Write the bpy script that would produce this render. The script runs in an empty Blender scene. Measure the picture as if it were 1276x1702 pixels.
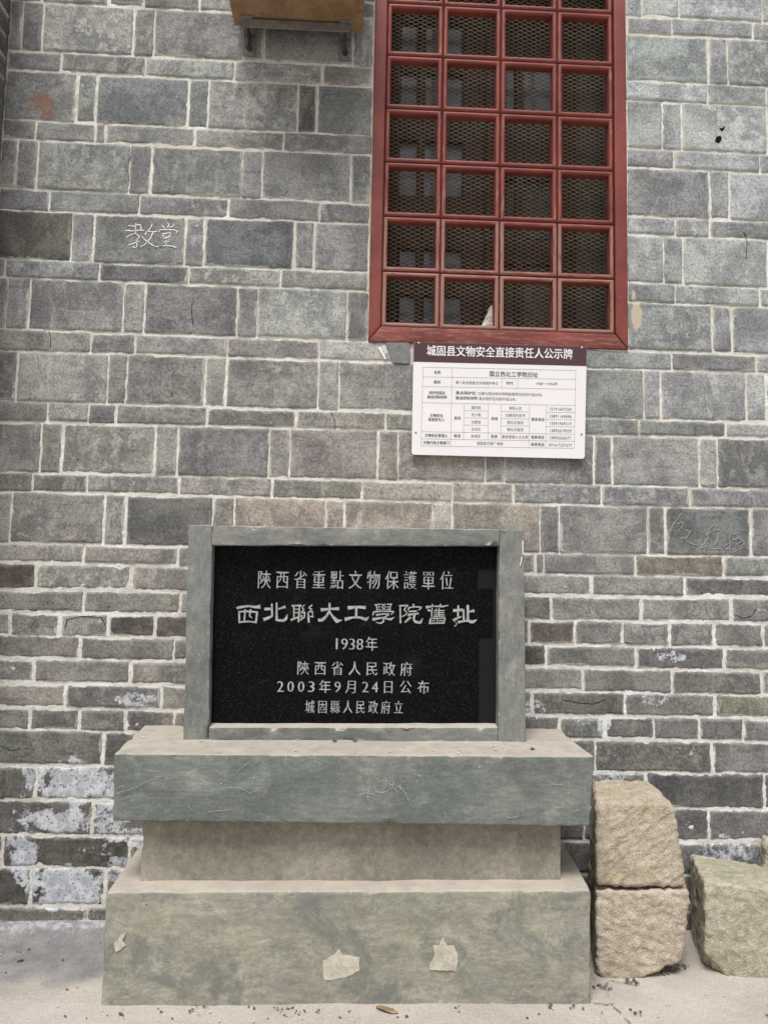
import bpy, math, random
import numpy as np
from mathutils import Matrix, Vector

# ------------------------------------------------------------------ camera, sky, sun, exposure
SC = bpy.context.scene
COL = SC.collection
F, D, H = 1278.0, 2.579, 1.1275          # focal length (px of a 1276x1702 frame), distance to wall, eye height
YAW, PITCH, ROLL = 0.04070481, 0.08734168, 0.02000646
_fw = np.array([math.sin(YAW)*math.cos(PITCH), math.cos(YAW)*math.cos(PITCH), math.sin(PITCH)])
_rt = np.array([math.cos(YAW), -math.sin(YAW), 0.0])
_up = np.cross(_rt, _fw)
CR = math.cos(ROLL)*_rt + math.sin(ROLL)*_up
CU = -math.sin(ROLL)*_rt + math.cos(ROLL)*_up
CP = np.array([0, -D, H])
cam = bpy.data.cameras.new("camera")
cam.sensor_fit = 'VERTICAL'; cam.sensor_height = 36.0; cam.lens = F/1702*36.0
cam.clip_start = 0.05; cam.clip_end = 1000
camo = bpy.data.objects.new("camera", cam); COL.objects.link(camo)
camo.matrix_world = Matrix(((CR[0], CU[0], -_fw[0], CP[0]), (CR[1], CU[1], -_fw[1], CP[1]),
                            (CR[2], CU[2], -_fw[2], CP[2]), (0, 0, 0, 1)))
SC.camera = camo

SUN_EL, SUN_AZ = 62.0, 198.0             # overcast: broad soft sun high in front of the wall, a little from the left
w = bpy.data.worlds.new("World"); SC.world = w; w.use_nodes = True
wn = w.node_tree; bg = wn.nodes["Background"]
sky = wn.nodes.new("ShaderNodeTexSky"); sky.sky_type = 'NISHITA'; sky.sun_disc = False
sky.sun_elevation = math.radians(SUN_EL); sky.sun_rotation = math.radians(SUN_AZ)
sky.dust_density = 4.0; sky.air_density = 1.0
hs = wn.nodes.new("ShaderNodeHueSaturation"); hs.inputs['Saturation'].default_value = 0.46
wn.links.new(sky.outputs[0], hs.inputs['Color']); wn.links.new(hs.outputs[0], bg.inputs[0])
bg.inputs[1].default_value = 0.063
sl = bpy.data.lights.new("sun", 'SUN'); sl.energy = 1.5; sl.angle = math.radians(20); sl.color = (1, .985, .97)
so = bpy.data.objects.new("sun", sl); COL.objects.link(so)
_el, _az = math.radians(SUN_EL), math.radians(SUN_AZ)
sdir = Vector((math.sin(_az)*math.cos(_el), math.cos(_az)*math.cos(_el), math.sin(_el)))
so.rotation_euler = sdir.to_track_quat('Z', 'Y').to_euler()
so.location = sdir*20
SC.view_settings.view_transform = 'Standard'; SC.view_settings.look = 'None'
SC.view_settings.exposure = 0.95; SC.view_settings.gamma = 1.0

rng = np.random.default_rng(7); random.seed(7)

# ------------------------------------------------------------------ geometry helpers
def ray(p):
    return (p[0]-638)/F*CR - (p[1]-851)/F*CU + _fw
def onY(p, Y=0.0):                       # point of the plane y=Y seen at that place of the survey photograph
    v = ray(p); return CP + v*((Y+D)/v[1])
def onZ(p, Z=0.0):
    v = ray(p); return CP + v*((Z-H)/v[2])

def _h(i):
    i = i.astype(np.uint64)
    n = (i[..., 0]*np.uint64(73856093)) ^ (i[..., 1]*np.uint64(19349663)) ^ (i[..., 2]*np.uint64(83492791))
    n = n & np.uint64(0xffffffff)
    n = ((n ^ (n >> np.uint64(15)))*np.uint64(2246822519)) & np.uint64(0xffffffff)
    n = ((n ^ (n >> np.uint64(13)))*np.uint64(3266489917)) & np.uint64(0xffffffff)
    n = n ^ (n >> np.uint64(16))
    return n.astype(np.float64)/4294967295.0
def vn(p):                               # value noise, -1..1
    p = np.asarray(p, float)+500.0
    i = np.floor(p).astype(np.int64); f = p-i; u = f*f*(3-2*f); r = 0
    for a in (0, 1):
        for b in (0, 1):
            for c in (0, 1):
                wgt = (u[..., 0] if a else 1-u[..., 0])*(u[..., 1] if b else 1-u[..., 1])*(u[..., 2] if c else 1-u[..., 2])
                r = r + wgt*_h(i+np.array([a, b, c]))
    return r*2-1
def fbm(p, o=3):
    p = np.asarray(p, float); r = 0; s = .5
    for k in range(o):
        r = r+s*vn(p*(2**k)+17.3*k); s *= .5
    return r
def sstep(a, b, x):
    t = np.clip((x-a)/(b-a), 0, 1); return t*t*(3-2*t)

def mesh(name, V, Fc, mat=None, parent=None, smooth=False, attrs=None):
    me = bpy.data.meshes.new(name)
    V = np.asarray(V, float)
    if isinstance(Fc, np.ndarray):
        me.vertices.add(len(V)); me.vertices.foreach_set('co', V.ravel())
        n, k = Fc.shape
        me.loops.add(n*k); me.polygons.add(n)
        me.loops.foreach_set('vertex_index', Fc.ravel().astype(np.int32))
        me.polygons.foreach_set('loop_start', np.arange(0, n*k, k, dtype=np.int32))
        me.update(calc_edges=True)
    else:
        me.from_pydata([tuple(v) for v in V], [], [tuple(f) for f in Fc])
    me.validate()
    if smooth: me.polygons.foreach_set('use_smooth', [True]*len(me.polygons))
    for an, av in (attrs or {}).items():
        av = np.asarray(av, float)
        if av.ndim == 1:
            me.attributes.new(an, 'FLOAT', 'POINT').data.foreach_set('value', av)
        else:
            c4 = np.ones((len(av), 4)); c4[:, :3] = av
            me.attributes.new(an, 'FLOAT_COLOR', 'POINT').data.foreach_set('color', c4.ravel())
    if mat: me.materials.append(mat)
    o = bpy.data.objects.new(name, me); COL.objects.link(o)
    if parent: o.parent = parent
    return o
def thing(name, label=None, cat=None, group=None, kind=None, loc=(0, 0, 0)):
    o = bpy.data.objects.new(name, None); o.empty_display_size = .05; COL.objects.link(o); o.location = loc
    tag(o, label, cat, group, kind); return o
def tag(o, label=None, cat=None, group=None, kind=None):
    for k, v in (('label', label), ('category', cat), ('group', group), ('kind', kind)):
        if v: o[k] = v
    return o
def join(parts):                         # [(V,F)...] -> one vertex and face array
    Vs, Fs, k = [], [], 0
    for V, Fc in parts:
        Vs.append(V); Fs.append(np.asarray(Fc)+k); k += len(V)
    return np.vstack(Vs), np.vstack(Fs)

def axis(L, b, cell):
    if b <= 0: return np.linspace(0, L, max(2, int(round(L/cell))+1))
    n = max(1, int(round((L-2*b)/cell)))
    e = b*np.array([0, .3, .65])
    return np.concatenate([e, np.linspace(b, L-b, n+1), L-e[::-1]])
def rbox(L, b, cell):
    """rounded box surface of size L, as points in the box and quads"""
    ax = [axis(L[k], b, cell) for k in range(3)]
    idx = {}; V = []; Q = []
    def vid(i, j, k):
        key = (i, j, k)
        if key not in idx:
            idx[key] = len(V); V.append((ax[0][i], ax[1][j], ax[2][k]))
        return idx[key]
    n = [len(a)-1 for a in ax]
    for i in range(n[0]):
        for j in range(n[1]):
            Q.append((vid(i, j, 0), vid(i, j+1, 0), vid(i+1, j+1, 0), vid(i+1, j, 0)))
            Q.append((vid(i, j, n[2]), vid(i+1, j, n[2]), vid(i+1, j+1, n[2]), vid(i, j+1, n[2])))
    for i in range(n[0]):
        for k in range(n[2]):
            Q.append((vid(i, 0, k), vid(i+1, 0, k), vid(i+1, 0, k+1), vid(i, 0, k+1)))
            Q.append((vid(i, n[1], k), vid(i, n[1], k+1), vid(i+1, n[1], k+1), vid(i+1, n[1], k)))
    for j in range(n[1]):
        for k in range(n[2]):
            Q.append((vid(0, j, k), vid(0, j, k+1), vid(0, j+1, k+1), vid(0, j+1, k)))
            Q.append((vid(n[0], j, k), vid(n[0], j+1, k), vid(n[0], j+1, k+1), vid(n[0], j, k+1)))
    V = np.array(V); Q = np.array(Q); L = np.array(L, float)
    if b > 0:
        q = np.clip(V, b, L-b); d = V-q; l = np.linalg.norm(d, axis=1, keepdims=True); l[l == 0] = 1
        V = q+d/l*b
    return V, Q
def vnormals(V, Q):
    a, b, c, d = (V[Q[:, k]] for k in range(4))
    n = np.cross(c-a, d-b); N = np.zeros_like(V)
    for k in range(4): np.add.at(N, Q[:, k], n)
    return N/np.maximum(np.linalg.norm(N, axis=1, keepdims=True), 1e-12)
def hexa(P, b, cell, amp=0.0, freq=20, oct=3, seed=0, chip=0.0):
    """P[x][y][z] eight corners (x left-right, y front-back, z down-up)"""
    P = np.array(P, float)
    L = [np.mean([np.linalg.norm(P[1, j, k]-P[0, j, k]) for j in (0, 1) for k in (0, 1)]),
         np.mean([np.linalg.norm(P[j, 1, k]-P[j, 0, k]) for j in (0, 1) for k in (0, 1)]),
         np.mean([np.linalg.norm(P[j, k, 1]-P[j, k, 0]) for j in (0, 1) for k in (0, 1)])]
    V, Q = rbox(L, b, cell)
    Ln = np.array(L); t = V/Ln; X = np.zeros_like(V)
    near = np.minimum(V, Ln-V)/max(b, .004); ss = np.sort(near, axis=1); hexa.edge = np.clip(1.6-ss[:, 1]/1.6, 0, 1)*(ss[:, 0] < 1.1)
    for i in (0, 1):
        for j in (0, 1):
            for k in (0, 1):
                wt = (t[:, 0] if i else 1-t[:, 0])*(t[:, 1] if j else 1-t[:, 1])*(t[:, 2] if k else 1-t[:, 2])
                X += wt[:, None]*P[i, j, k]
    if amp:
        X = X+vnormals(X, Q)*(amp*fbm(X*freq+seed, oct)-chip*hexa.edge*sstep(.12, .5, fbm(X*34+seed, 3)))[:, None]
    return X, Q
def cmesh(name, VQ, mat, parent, smooth=True):
    return mesh(name, VQ[0], VQ[1], mat, parent, smooth, {'edge': hexa.edge})
def cuboid(x0, x1, y0, y1, z0, z1):
    return [[[(x0, y0, z0), (x0, y0, z1)], [(x0, y1, z0), (x0, y1, z1)]],
            [[(x1, y0, z0), (x1, y0, z1)], [(x1, y1, z0), (x1, y1, z1)]]]
def box(x0, x1, y0, y1, z0, z1, b=.0015):
    return hexa(cuboid(x0, x1, y0, y1, z0, z1), b, 9.0)
def stroke(pts, wd, thick=.0006, seed=0):
    """ribbon of uneven width along points on the plane y=const"""
    P = np.array(pts, float); q = []
    for a, b in zip(P[:-1], P[1:]):
        n = max(2, int(np.linalg.norm(b-a)/.004)); q += [a+(b-a)*t/n for t in range(n)]
    q = np.array(q+[P[-1]])
    t = np.gradient(q, axis=0); t /= np.maximum(np.linalg.norm(t, axis=1, keepdims=True), 1e-9)
    nrm = np.stack([-t[:, 2], 0*t[:, 0], t[:, 0]], 1)
    wv = wd*(.6+.6*np.abs(vn(q*160+seed)))
    q = q+nrm*(.0012*vn(q*90+seed+5))[:, None]
    A, B = q+nrm*wv[:, None]/2, q-nrm*wv[:, None]/2
    off = np.array([0, -thick, 0]); n = len(q)
    V = np.vstack([A+off, B+off, A-off*.5, B-off*.5])
    Q = []
    for i in range(n-1):
        Q += [(i, n+i, n+i+1, i+1), (2*n+i, i, i+1, 2*n+i+1), (n+i, 3*n+i, 3*n+i+1, n+i+1)]
    return V, np.array(Q)
def slabpoly(pts, th, jit=0.0):
    """flat irregular polygon (points on a plane y=const) with a thickness towards the viewer"""
    P = np.array(pts, float)
    if jit:
        q = []
        for a, b in zip(P, np.roll(P, -1, 0)):
            n = max(2, int(np.linalg.norm(b-a)/.006)); q += [a+(b-a)*t/n for t in range(n)]
        P = np.array(q); P[:, 0] += jit*vn(P*110); P[:, 2] += jit*vn(P*110+31)
    n = len(P); c = P.mean(0)
    fr = P+[0, -th, 0]
    V = np.vstack([P, fr, [c+[0, -th, 0]]])
    Fc = [(i, (i+1) % n, n+(i+1) % n, n+i) for i in range(n)]+[(n+i, n+(i+1) % n, 2*n) for i in range(n)]
    return V, Fc

# ------------------------------------------------------------------ material helper
class M:
    def __init__(s, name, rough=.85, spec=.3):
        s.m = bpy.data.materials.new(name); s.m.use_nodes = True; s.t = s.m.node_tree
        s.b = s.t.nodes["Principled BSDF"]; s.b.inputs['Roughness'].default_value = rough
        s.b.inputs['Specular IOR Level'].default_value = spec
        s.pos = s.t.nodes.new("ShaderNodeTexCoord").outputs['Object']
    def put(s, sock, v):
        if isinstance(v, bpy.types.NodeSocket): s.t.links.new(v, sock)
        elif v is not None:
            if isinstance(v, (tuple, list)) and len(v) == 3 and sock.type == 'RGBA': v = (*v, 1)
            sock.default_value = v
    def attr(s, n, fac=True):
        a = s.t.nodes.new("ShaderNodeAttribute"); a.attribute_name = n
        return a.outputs['Fac'] if fac else a.outputs['Color']
    def noise(s, scale, detail=4, rough=.6, stretch=None, off=0.0, dist=0.0, rot=0.0):
        n = s.t.nodes.new("ShaderNodeTexNoise"); v = s.pos
        mp = s.t.nodes.new("ShaderNodeMapping"); s.t.links.new(v, mp.inputs[0])
        mp.inputs['Location'].default_value = (off, off*.7, off*1.3)
        if stretch: mp.inputs['Scale'].default_value = stretch
        if rot: mp.inputs['Rotation'].default_value = (0, rot, 0); mp.vector_type = 'TEXTURE'; mp.inputs['Scale'].default_value = tuple(1/v for v in stretch)
        s.t.links.new(mp.outputs[0], n.inputs['Vector'])
        n.inputs['Scale'].default_value = scale; n.inputs['Detail'].default_value = detail
        n.inputs['Roughness'].default_value = rough; n.inputs['Distortion'].default_value = dist
        return n.outputs[0]
    def voro(s, scale, feature='F1'):
        n = s.t.nodes.new("ShaderNodeTexVoronoi"); n.feature = feature
        s.t.links.new(s.pos, n.inputs['Vector']); n.inputs['Scale'].default_value = scale
        return n.outputs['Distance']
    def ramp(s, f, a, b, lo=0.0, hi=1.0):
        n = s.t.nodes.new("ShaderNodeMapRange"); n.interpolation_type = 'SMOOTHSTEP'
        for k, v in zip(('Value', 'From Min', 'From Max', 'To Min', 'To Max'), (f, a, b, lo, hi)): s.put(n.inputs[k], v)
        return n.outputs[0]
    def math(s, op, a, b=None):
        n = s.t.nodes.new("ShaderNodeMath"); n.operation = op; s.put(n.inputs[0], a); s.put(n.inputs[1], b)
        return n.outputs[0]
    def mix(s, f, a, b, mode='MIX'):
        n = s.t.nodes.new("ShaderNodeMix"); n.data_type = 'RGBA'; n.blend_type = mode
        s.put(n.inputs[0], f); s.put(n.inputs[6], a); s.put(n.inputs[7], b); return n.outputs[2]
    def up(s, a=.5, b=.9):
        g = s.t.nodes.new("ShaderNodeNewGeometry"); x = s.t.nodes.new("ShaderNodeSeparateXYZ")
        s.t.links.new(g.outputs['Normal'], x.inputs[0]); return s.ramp(x.outputs[2], a, b)
    def color(s, c): s.put(s.b.inputs['Base Color'], c); return s
    def rough(s, r): s.put(s.b.inputs['Roughness'], r); return s
    def bump(s, h, strength=.4, dist=.004):
        n = s.t.nodes.new("ShaderNodeBump"); n.inputs['Strength'].default_value = strength
        n.inputs['Distance'].default_value = dist; s.put(n.inputs['Height'], h)
        s.t.links.new(n.outputs[0], s.b.inputs['Normal']); return s

def m_brick():
    k = M("grey_brick", .9, .25)
    tint = k.attr("tint", False); rnd = k.attr("rnd")
    va = k.t.nodes.new("ShaderNodeVectorMath"); va.operation = 'ADD'; k.t.links.new(k.pos, va.inputs[0])
    k.put(va.inputs[1], k.math('MULTIPLY', rnd, 37.0)); k.pos = va.outputs[0]      # every brick has its own figure
    r2 = k.math('FRACT', k.math('MULTIPLY', rnd, 7.3)); r3 = k.math('FRACT', k.math('MULTIPLY', rnd, 13.7))
    big = k.noise(7, 6, .65, off=3); med = k.noise(26, 6, .7, off=9); fine = k.noise(140, 4, .65)
    strk = k.noise(18, 5, .65, stretch=(.5, 1, 3.2), off=4)
    c = k.mix(k.ramp(big, .40, .60), k.mix(1, tint, (.72, .72, .73), 'MULTIPLY'), k.mix(1, tint, (1.2, 1.195, 1.17), 'MULTIPLY'))
    c = k.mix(k.math('MULTIPLY', k.ramp(med, .49, .62, 0, .85), k.ramp(r2, .1, .95)), c, k.mix(1, tint, (1.55, 1.54, 1.5), 'MULTIPLY'))
    wipe = k.noise(11, 7, .75, stretch=(1.5, 1, .45), off=64, dist=.8)
    c = k.mix(k.math('MULTIPLY', k.ramp(wipe, .52, .62, 0, .75), k.ramp(r3, .35, 1.0)), c, k.mix(1, tint, (1.6, 1.6, 1.58), 'MULTIPLY'))
    c = k.mix(k.ramp(k.noise(5, 7, .75, off=74, dist=1.0), .55, .64, 0, .6), c, k.mix(1, tint, (.55, .55, .56), 'MULTIPLY'))
    c = k.mix(k.ramp(strk, .53, .66, 0, .45), c, k.mix(1, tint, (.55, .55, .57), 'MULTIPLY'))
    c = k.mix(k.ramp(k.noise(3.1, 4, .6, off=21), .5, .75, 0, .3), c, k.mix(1, tint, (1.2, 1.12, .98), 'MULTIPLY'))
    c = k.mix(k.ramp(fine, .36, .64, .0, 1), k.mix(1, c, (.74, .74, .75), 'MULTIPLY'), k.mix(1, c, (1.22, 1.22, 1.22), 'MULTIPLY'))
    c = k.mix(k.ramp(k.noise(48, 7, .85, off=83, dist=.4), .56, .64, 0, .6), c, k.mix(1, tint, (.5, .5, .5), 'MULTIPLY'))
    c = k.mix(k.ramp(k.noise(60, 7, .85, off=88, dist=.4), .57, .64, 0, .5), c, k.mix(1, tint, (1.75, 1.74, 1.7), 'MULTIPLY'))
    c = k.mix(k.ramp(k.noise(95, 2, .5, off=33), .66, .74, 0, .75), c, (.045, .045, .045))
    c = k.mix(k.ramp(k.noise(75, 3, .6, off=53), .68, .76, 0, .55), c, (.5, .49, .46))
    e = k.math('ADD', k.attr("edge"), k.math('ADD', k.math('MULTIPLY', k.math('SUBTRACT', k.noise(75, 6, .8, off=7), .5), .020), k.ramp(k.noise(7, 3, .6, off=27), .35, .68, .003, -.0075)))
    c = k.mix(k.ramp(e, -.002, .0015, .85, 0), c, (.56, .545, .49))
    c = k.mix(k.ramp(k.math('ADD', k.attr("edge"), k.math('MULTIPLY', k.math('SUBTRACT', med, .5), .06)), .0, .012, .25, 0), c, (.45, .435, .40))
    rust = k.math('ADD', k.attr("rust"), k.math('MULTIPLY', k.math('SUBTRACT', k.noise(22, 5, .65, off=2), .5), .7))
    c = k.mix(k.ramp(rust, .3, 1.0, 0, .7), c, (.23, .115, .055))
    cream = k.math('ADD', k.attr("cream"), k.math('MULTIPLY', k.math('SUBTRACT', k.noise(60, 5, .65, off=12), .5), .8))
    c = k.mix(k.ramp(cream, .5, .62, 0, .9), c, (.52, .45, .34))
    n2 = k.math('ADD', k.math('MULTIPLY', k.noise(45, 6, .75, off=15), .75), k.math('MULTIPLY', fine, .25))
    lm = k.math('ADD', k.attr("lime"), k.math('MULTIPLY', k.math('SUBTRACT', n2, .5), 1.9))
    lc = k.mix(k.ramp(k.noise(120, 3, .6, off=5), .57, .66), k.mix(k.ramp(med, .4, .6), (.40, .42, .45), (.62, .64, .66)), (.12, .12, .12))
    c = k.mix(k.ramp(lm, .42, .6), c, lc)
    k.color(c)
    hgt = k.math('ADD', k.math('MULTIPLY', fine, .5), k.math('ADD', k.math('MULTIPLY', med, 1.0), k.math('MULTIPLY', k.ramp(lm, .42, .6), .5)))
    k.bump(hgt, .6, .003)
    return k.m
def m_mortar():
    k = M("lime_mortar", .95, .2)
    n = k.noise(30, 6, .7); n2 = k.noise(9, 4, .6, off=8); f = k.noise(190, 3, .6)
    tint = k.attr("tint", False)
    c = k.mix(k.ramp(n2, .35, .65), k.mix(1, tint, (.85, .83, .79), 'MULTIPLY'), k.mix(1, tint, (1.06, 1.06, 1.05), 'MULTIPLY'))
    c = k.mix(k.ramp(n, .54, .72, 0, .6), c, k.mix(1, tint, (.5, .47, .42), 'MULTIPLY'))
    c = k.mix(k.ramp(f, .6, .75, 0, .6), c, (.12, .115, .1))
    k.color(c).bump(k.math('ADD', n, k.math('MULTIPLY', f, .6)), .9, .005)
    return k.m
def m_concrete(name, ca, cb, cc, dust, streak, stain=None, wear=0.5):
    k = M(name, .82, .3)
    a = k.noise(4.2, 6, .65, off=1); s1 = k.noise(9, 7, .7, stretch=streak, off=5); s2 = k.noise(40, 5, .7, stretch=streak, off=11)
    f = k.noise(170, 3, .6); br = k.noise(60, 4, .6, stretch=tuple(v**1.6 for v in streak), off=29)
    c = k.mix(k.ramp(a, .42, .58), ca, cb)
    c = k.mix(k.ramp(s1, .46, .60, 0, .7), c, cc)
    c = k.mix(k.ramp(s2, .38, .66, 0, 1), k.mix(1, c, (.9, .9, .9), 'MULTIPLY'), k.mix(1, c, (1.13, 1.13, 1.11), 'MULTIPLY'))
    c = k.mix(k.ramp(br, .38, .66, 0, 1), k.mix(1, c, (.93, .93, .93), 'MULTIPLY'), k.mix(1, c, (1.08, 1.08, 1.07), 'MULTIPLY'))
    if stain:
        c = k.mix(k.ramp(k.noise(4.5, 7, .72, off=31, dist=.9), .50, .62, 0, .85), c, stain)
        c = k.mix(k.ramp(k.noise(5, 7, .75, off=36, dist=1.2), .56, .66, 0, .7), c, tuple(v*1.18 for v in cb))
    c = k.mix(k.ramp(k.noise(6, 7, .78, stretch=(1, 1, 1.5), off=41, dist=1.2), .53, .64, 0, wear), c, k.mix(1, c, (1.45, 1.44, 1.42), 'MULTIPLY'))
    sc = k.noise(20, 5, .8, stretch=(.22, 1, 3.5), off=91, dist=.3, rot=.5); sc2 = k.noise(20, 5, .8, stretch=(.22, 1, 3.5), off=95, dist=.3, rot=-.25)
    pm = k.ramp(k.noise(3.2, 4, .6, off=51), .46, .62)
    c = k.mix(k.math('MULTIPLY', pm, k.ramp(k.math('MAXIMUM', sc, sc2), .62, .72, 0, wear)), c, (.40, .40, .38))
    c = k.mix(k.ramp(f, .3, .75), k.mix(1, c, (.88, .88, .88), 'MULTIPLY'), k.mix(1, c, (1.12, 1.12, 1.12), 'MULTIPLY'))
    c = k.mix(k.ramp(k.noise(120, 2, .5, off=61), .73, .78, 0, .8), c, (.6, .58, .54))
    c = k.mix(k.ramp(k.noise(85, 2, .5, off=71), .73, .79, 0, .7), c, (.05, .05, .05))
    eg = k.math('ADD', k.attr('edge'), k.math('MULTIPLY', k.math('SUBTRACT', k.noise(38, 5, .75, off=17), .5), 3.0))
    c = k.mix(k.ramp(eg, 1.2, 1.42, 0, .6), c, (.48, .455, .40))
    d = k.math('MULTIPLY', k.up(), k.ramp(k.noise(20, 5, .65, off=81), .2, .6, .6, 1))
    c = k.mix(d, c, k.mix(k.ramp(k.noise(12, 6, .7, off=3), .35, .65), dust, tuple(v*1.18 for v in dust)))
    k.color(c).bump(k.math('ADD', k.math('MULTIPLY', s2, .8), f), .35, .002)
    return k.m
def m_granite():
    k = M("polished_black_granite", .28, .05)
    v = k.noise(330, 2, .6)
    res = k.math('ADD', k.attr("painted_reflection"), 0)
    base = k.mix(k.ramp(v, .56, .74), (.0035, .004, .0045), (.032, .032, .034))
    base = k.mix(k.ramp(k.noise(600, 1, .5, off=4), .72, .78), base, (.16, .16, .17))
    base = k.mix(k.math('MULTIPLY', res, .35), base, (.035, .037, .042))  # paler patches painted in as a reflection in the polished stone
    base = k.mix(k.ramp(k.noise(9, 5, .6, off=14), .55, .8, 0, .18), base, (.06, .06, .06))
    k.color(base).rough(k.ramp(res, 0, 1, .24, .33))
    return k.m
def m_plain(name, ca, cb, scale=30, rough=.7, spec=.4, stretch=None, bump=.2, metal=0.0, speck=None, lo=.35, hi=.65, fine=.1):
    k = M(name, rough, spec); n = k.noise(scale, 6, .65, stretch=stretch); f = k.noise(scale*6, 3, .6, stretch=stretch, off=6)
    c = k.mix(k.ramp(n, lo, hi), ca, cb)
    c = k.mix(k.ramp(f, .35, .7), k.mix(1, c, (1-fine,)*3, 'MULTIPLY'), k.mix(1, c, (1+fine,)*3, 'MULTIPLY'))
    if speck: c = k.mix(k.ramp(k.noise(scale*2.7, 3, .6, off=16), .64, .72, 0, .85), c, speck)
    k.color(c); k.b.inputs['Metallic'].default_value = metal
    if bump: k.bump(k.math('ADD', n, f), bump, .002)
    return k.m
def m_redwood(stretch, off):
    k = M("red_painted_wood", .5, .4)
    g = k.noise(16, 6, .7, stretch=stretch, off=off); b = k.noise(5, 4, .6, off=off+3); f = k.noise(120, 3, .6, stretch=stretch, off=off)
    c = k.mix(k.ramp(b, .35, .7), (.165, .034, .027), (.245, .056, .042))
    c = k.mix(k.ramp(g, .5, .72, 0, .6), c, (.115, .022, .018))
    w_ = k.math('ADD', k.attr("wear"), k.math('MULTIPLY', k.math('SUBTRACT', k.noise(42, 6, .75, stretch=stretch, off=off+7), .5), 2.0))
    c = k.mix(k.ramp(w_, .55, 1.0, 0, .75), c, k.mix(g, (.30, .14, .11), (.37, .25, .20)))
    c = k.mix(k.ramp(k.noise(90, 3, .6, off=off+9), .7, .76, 0, .7), c, (.45, .37, .3))
    k.color(c).bump(k.math('ADD', g, f), .3, .0015)
    return k.m
def m_stone(name, ca, cb, cc):
    k = M(name, .95, .2)
    a = k.noise(6, 6, .65, off=2); b = k.noise(40, 6, .7, off=8); f = k.noise(210, 3, .6)
    c = k.mix(k.ramp(a, .35, .65), ca, cb)
    c = k.mix(k.ramp(k.noise(9, 5, .65, off=22), .54, .7, 0, .7), c, cc)
    c = k.mix(k.ramp(b, .36, .62), k.mix(1, c, (.84, .83, .81), 'MULTIPLY'), k.mix(1, c, (1.1, 1.1, 1.09), 'MULTIPLY'))
    c = k.mix(k.ramp(f, .36, .66), k.mix(1, c, (.84, .84, .84), 'MULTIPLY'), k.mix(1, c, (1.15, 1.15, 1.15), 'MULTIPLY'))
    c = k.mix(k.ramp(k.noise(70, 3, .6, off=44), .68, .76, 0, .6), c, (.12, .10, .075))
    k.color(c).bump(k.math('ADD', k.math('MULTIPLY', b, 1.4), f), .9, .005)
    return k.m
def m_ground():
    k = M("dusty_concrete_ground", .95, .2)
    a = k.noise(2.2, 6, .6, off=2); b = k.noise(13, 6, .7, off=8); f = k.noise(160, 3, .65)
    c = k.mix(k.ramp(a, .35, .65), (.39, .352, .308), (.48, .437, .388))
    c = k.mix(k.ramp(b, .5, .75, 0, .5), c, (.34, .305, .265))
    g = k.math('ADD', k.attr("grey"), k.math('MULTIPLY', k.math('SUBTRACT', k.noise(7, 6, .7, off=18), .5), .9))
    gc = k.mix(k.ramp(b, .35, .7), (.19, .185, .185), (.28, .272, .268))
    c = k.mix(k.ramp(g, .25, .8), c, gc)
    c = k.mix(k.ramp(f, .3, .72), k.mix(1, c, (.86, .86, .86), 'MULTIPLY'), k.mix(1, c, (1.13, 1.13, 1.13), 'MULTIPLY'))
    c = k.mix(k.ramp(k.noise(75, 3, .6, off=25), .66, .73, 0, .6), c, (.12, .11, .1))
    c = k.mix(k.ramp(k.noise(110, 2, .6, off=35), .7, .76, 0, .7), c, (.55, .53, .5))
    w_ = k.math('ADD', k.attr("wash"), k.math('MULTIPLY', k.math('SUBTRACT', k.noise(50, 5, .7, off=45), .5), 1.2))
    c = k.mix(k.ramp(w_, .45, .75, 0, .9), c, (.42, .43, .45))
    c = k.mix(k.attr("crack"), c, (.075, .065, .055))
    k.color(c).bump(k.math('ADD', b, f), .5, .004)
    return k.m

MB, MM = m_brick(), m_mortar()
MSLAB = m_concrete("green_grey_painted_concrete", (.143, .157, .144), (.218, .226, .209), (.160, .186, .169), (.41, .37, .31), (.55, 1, 1.6), wear=.7)
MFRAME = m_concrete("grey_green_frame_concrete", (.15, .159, .149), (.23, .231, .215), (.20, .217, .2), (.40, .365, .31), (1.5, 1, .6), wear=.6)
MFRAMEH = m_concrete("grey_green_frame_concrete_flat", (.15, .159, .149), (.23, .231, .215), (.20, .217, .2), (.42, .38, .32), (.6, 1, 1.5), wear=.6)
MPED = m_concrete("beige_grey_concrete", (.235, .22, .18), (.325, .30, .245), (.285, .268, .22), (.42, .365, .305), (1, 1, 1), wear=.3)
MBASE = m_concrete("olive_grey_concrete", (.245, .243, .198), (.335, .32, .255), (.27, .263, .225), (.42, .37, .31), (.6, 1, 1.5), stain=(.18, .185, .165), wear=.45)
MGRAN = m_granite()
MLET = m_plain("engraved_light_grey", (.30, .31, .30), (.48, .49, .475), 120, .8, .2, bump=0)
MTITLE = m_plain('engraved_silver_grey', (.29, .30, .29), (.46, .47, .455), 90, .8, .2, bump=0)
MCHALK = m_plain("white_chalk", (.72, .72, .7), (.85, .85, .83), 150, .95, .1, bump=0)
MCHALK2 = m_plain("faint_chalk", (.36, .36, .36), (.5, .5, .49), 150, .95, .1, bump=0)
MPLAS = m_plain("bare_plaster", (.44, .405, .33), (.62, .575, .48), 28, .95, .2, speck=(.3, .27, .22))
MHOLE = m_plain("black_hole", (.006, .006, .005), (.012, .012, .01), 60, .95, .1, bump=0)
MCEM = m_plain("cement_patch", (.19, .195, .185), (.25, .255, .245), 60, .95, .2, speck=(.1, .1, .1), bump=.6)
MWHITE = m_plain("white_panel", (.80, .775, .785), (.82, .795, .805), 6, .35, .4, bump=0, fine=.012)
MMAROON = m_plain("maroon_print", (.075, .036, .042), (.085, .042, .048), 8, .35, .4, bump=0, fine=.03)
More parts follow.
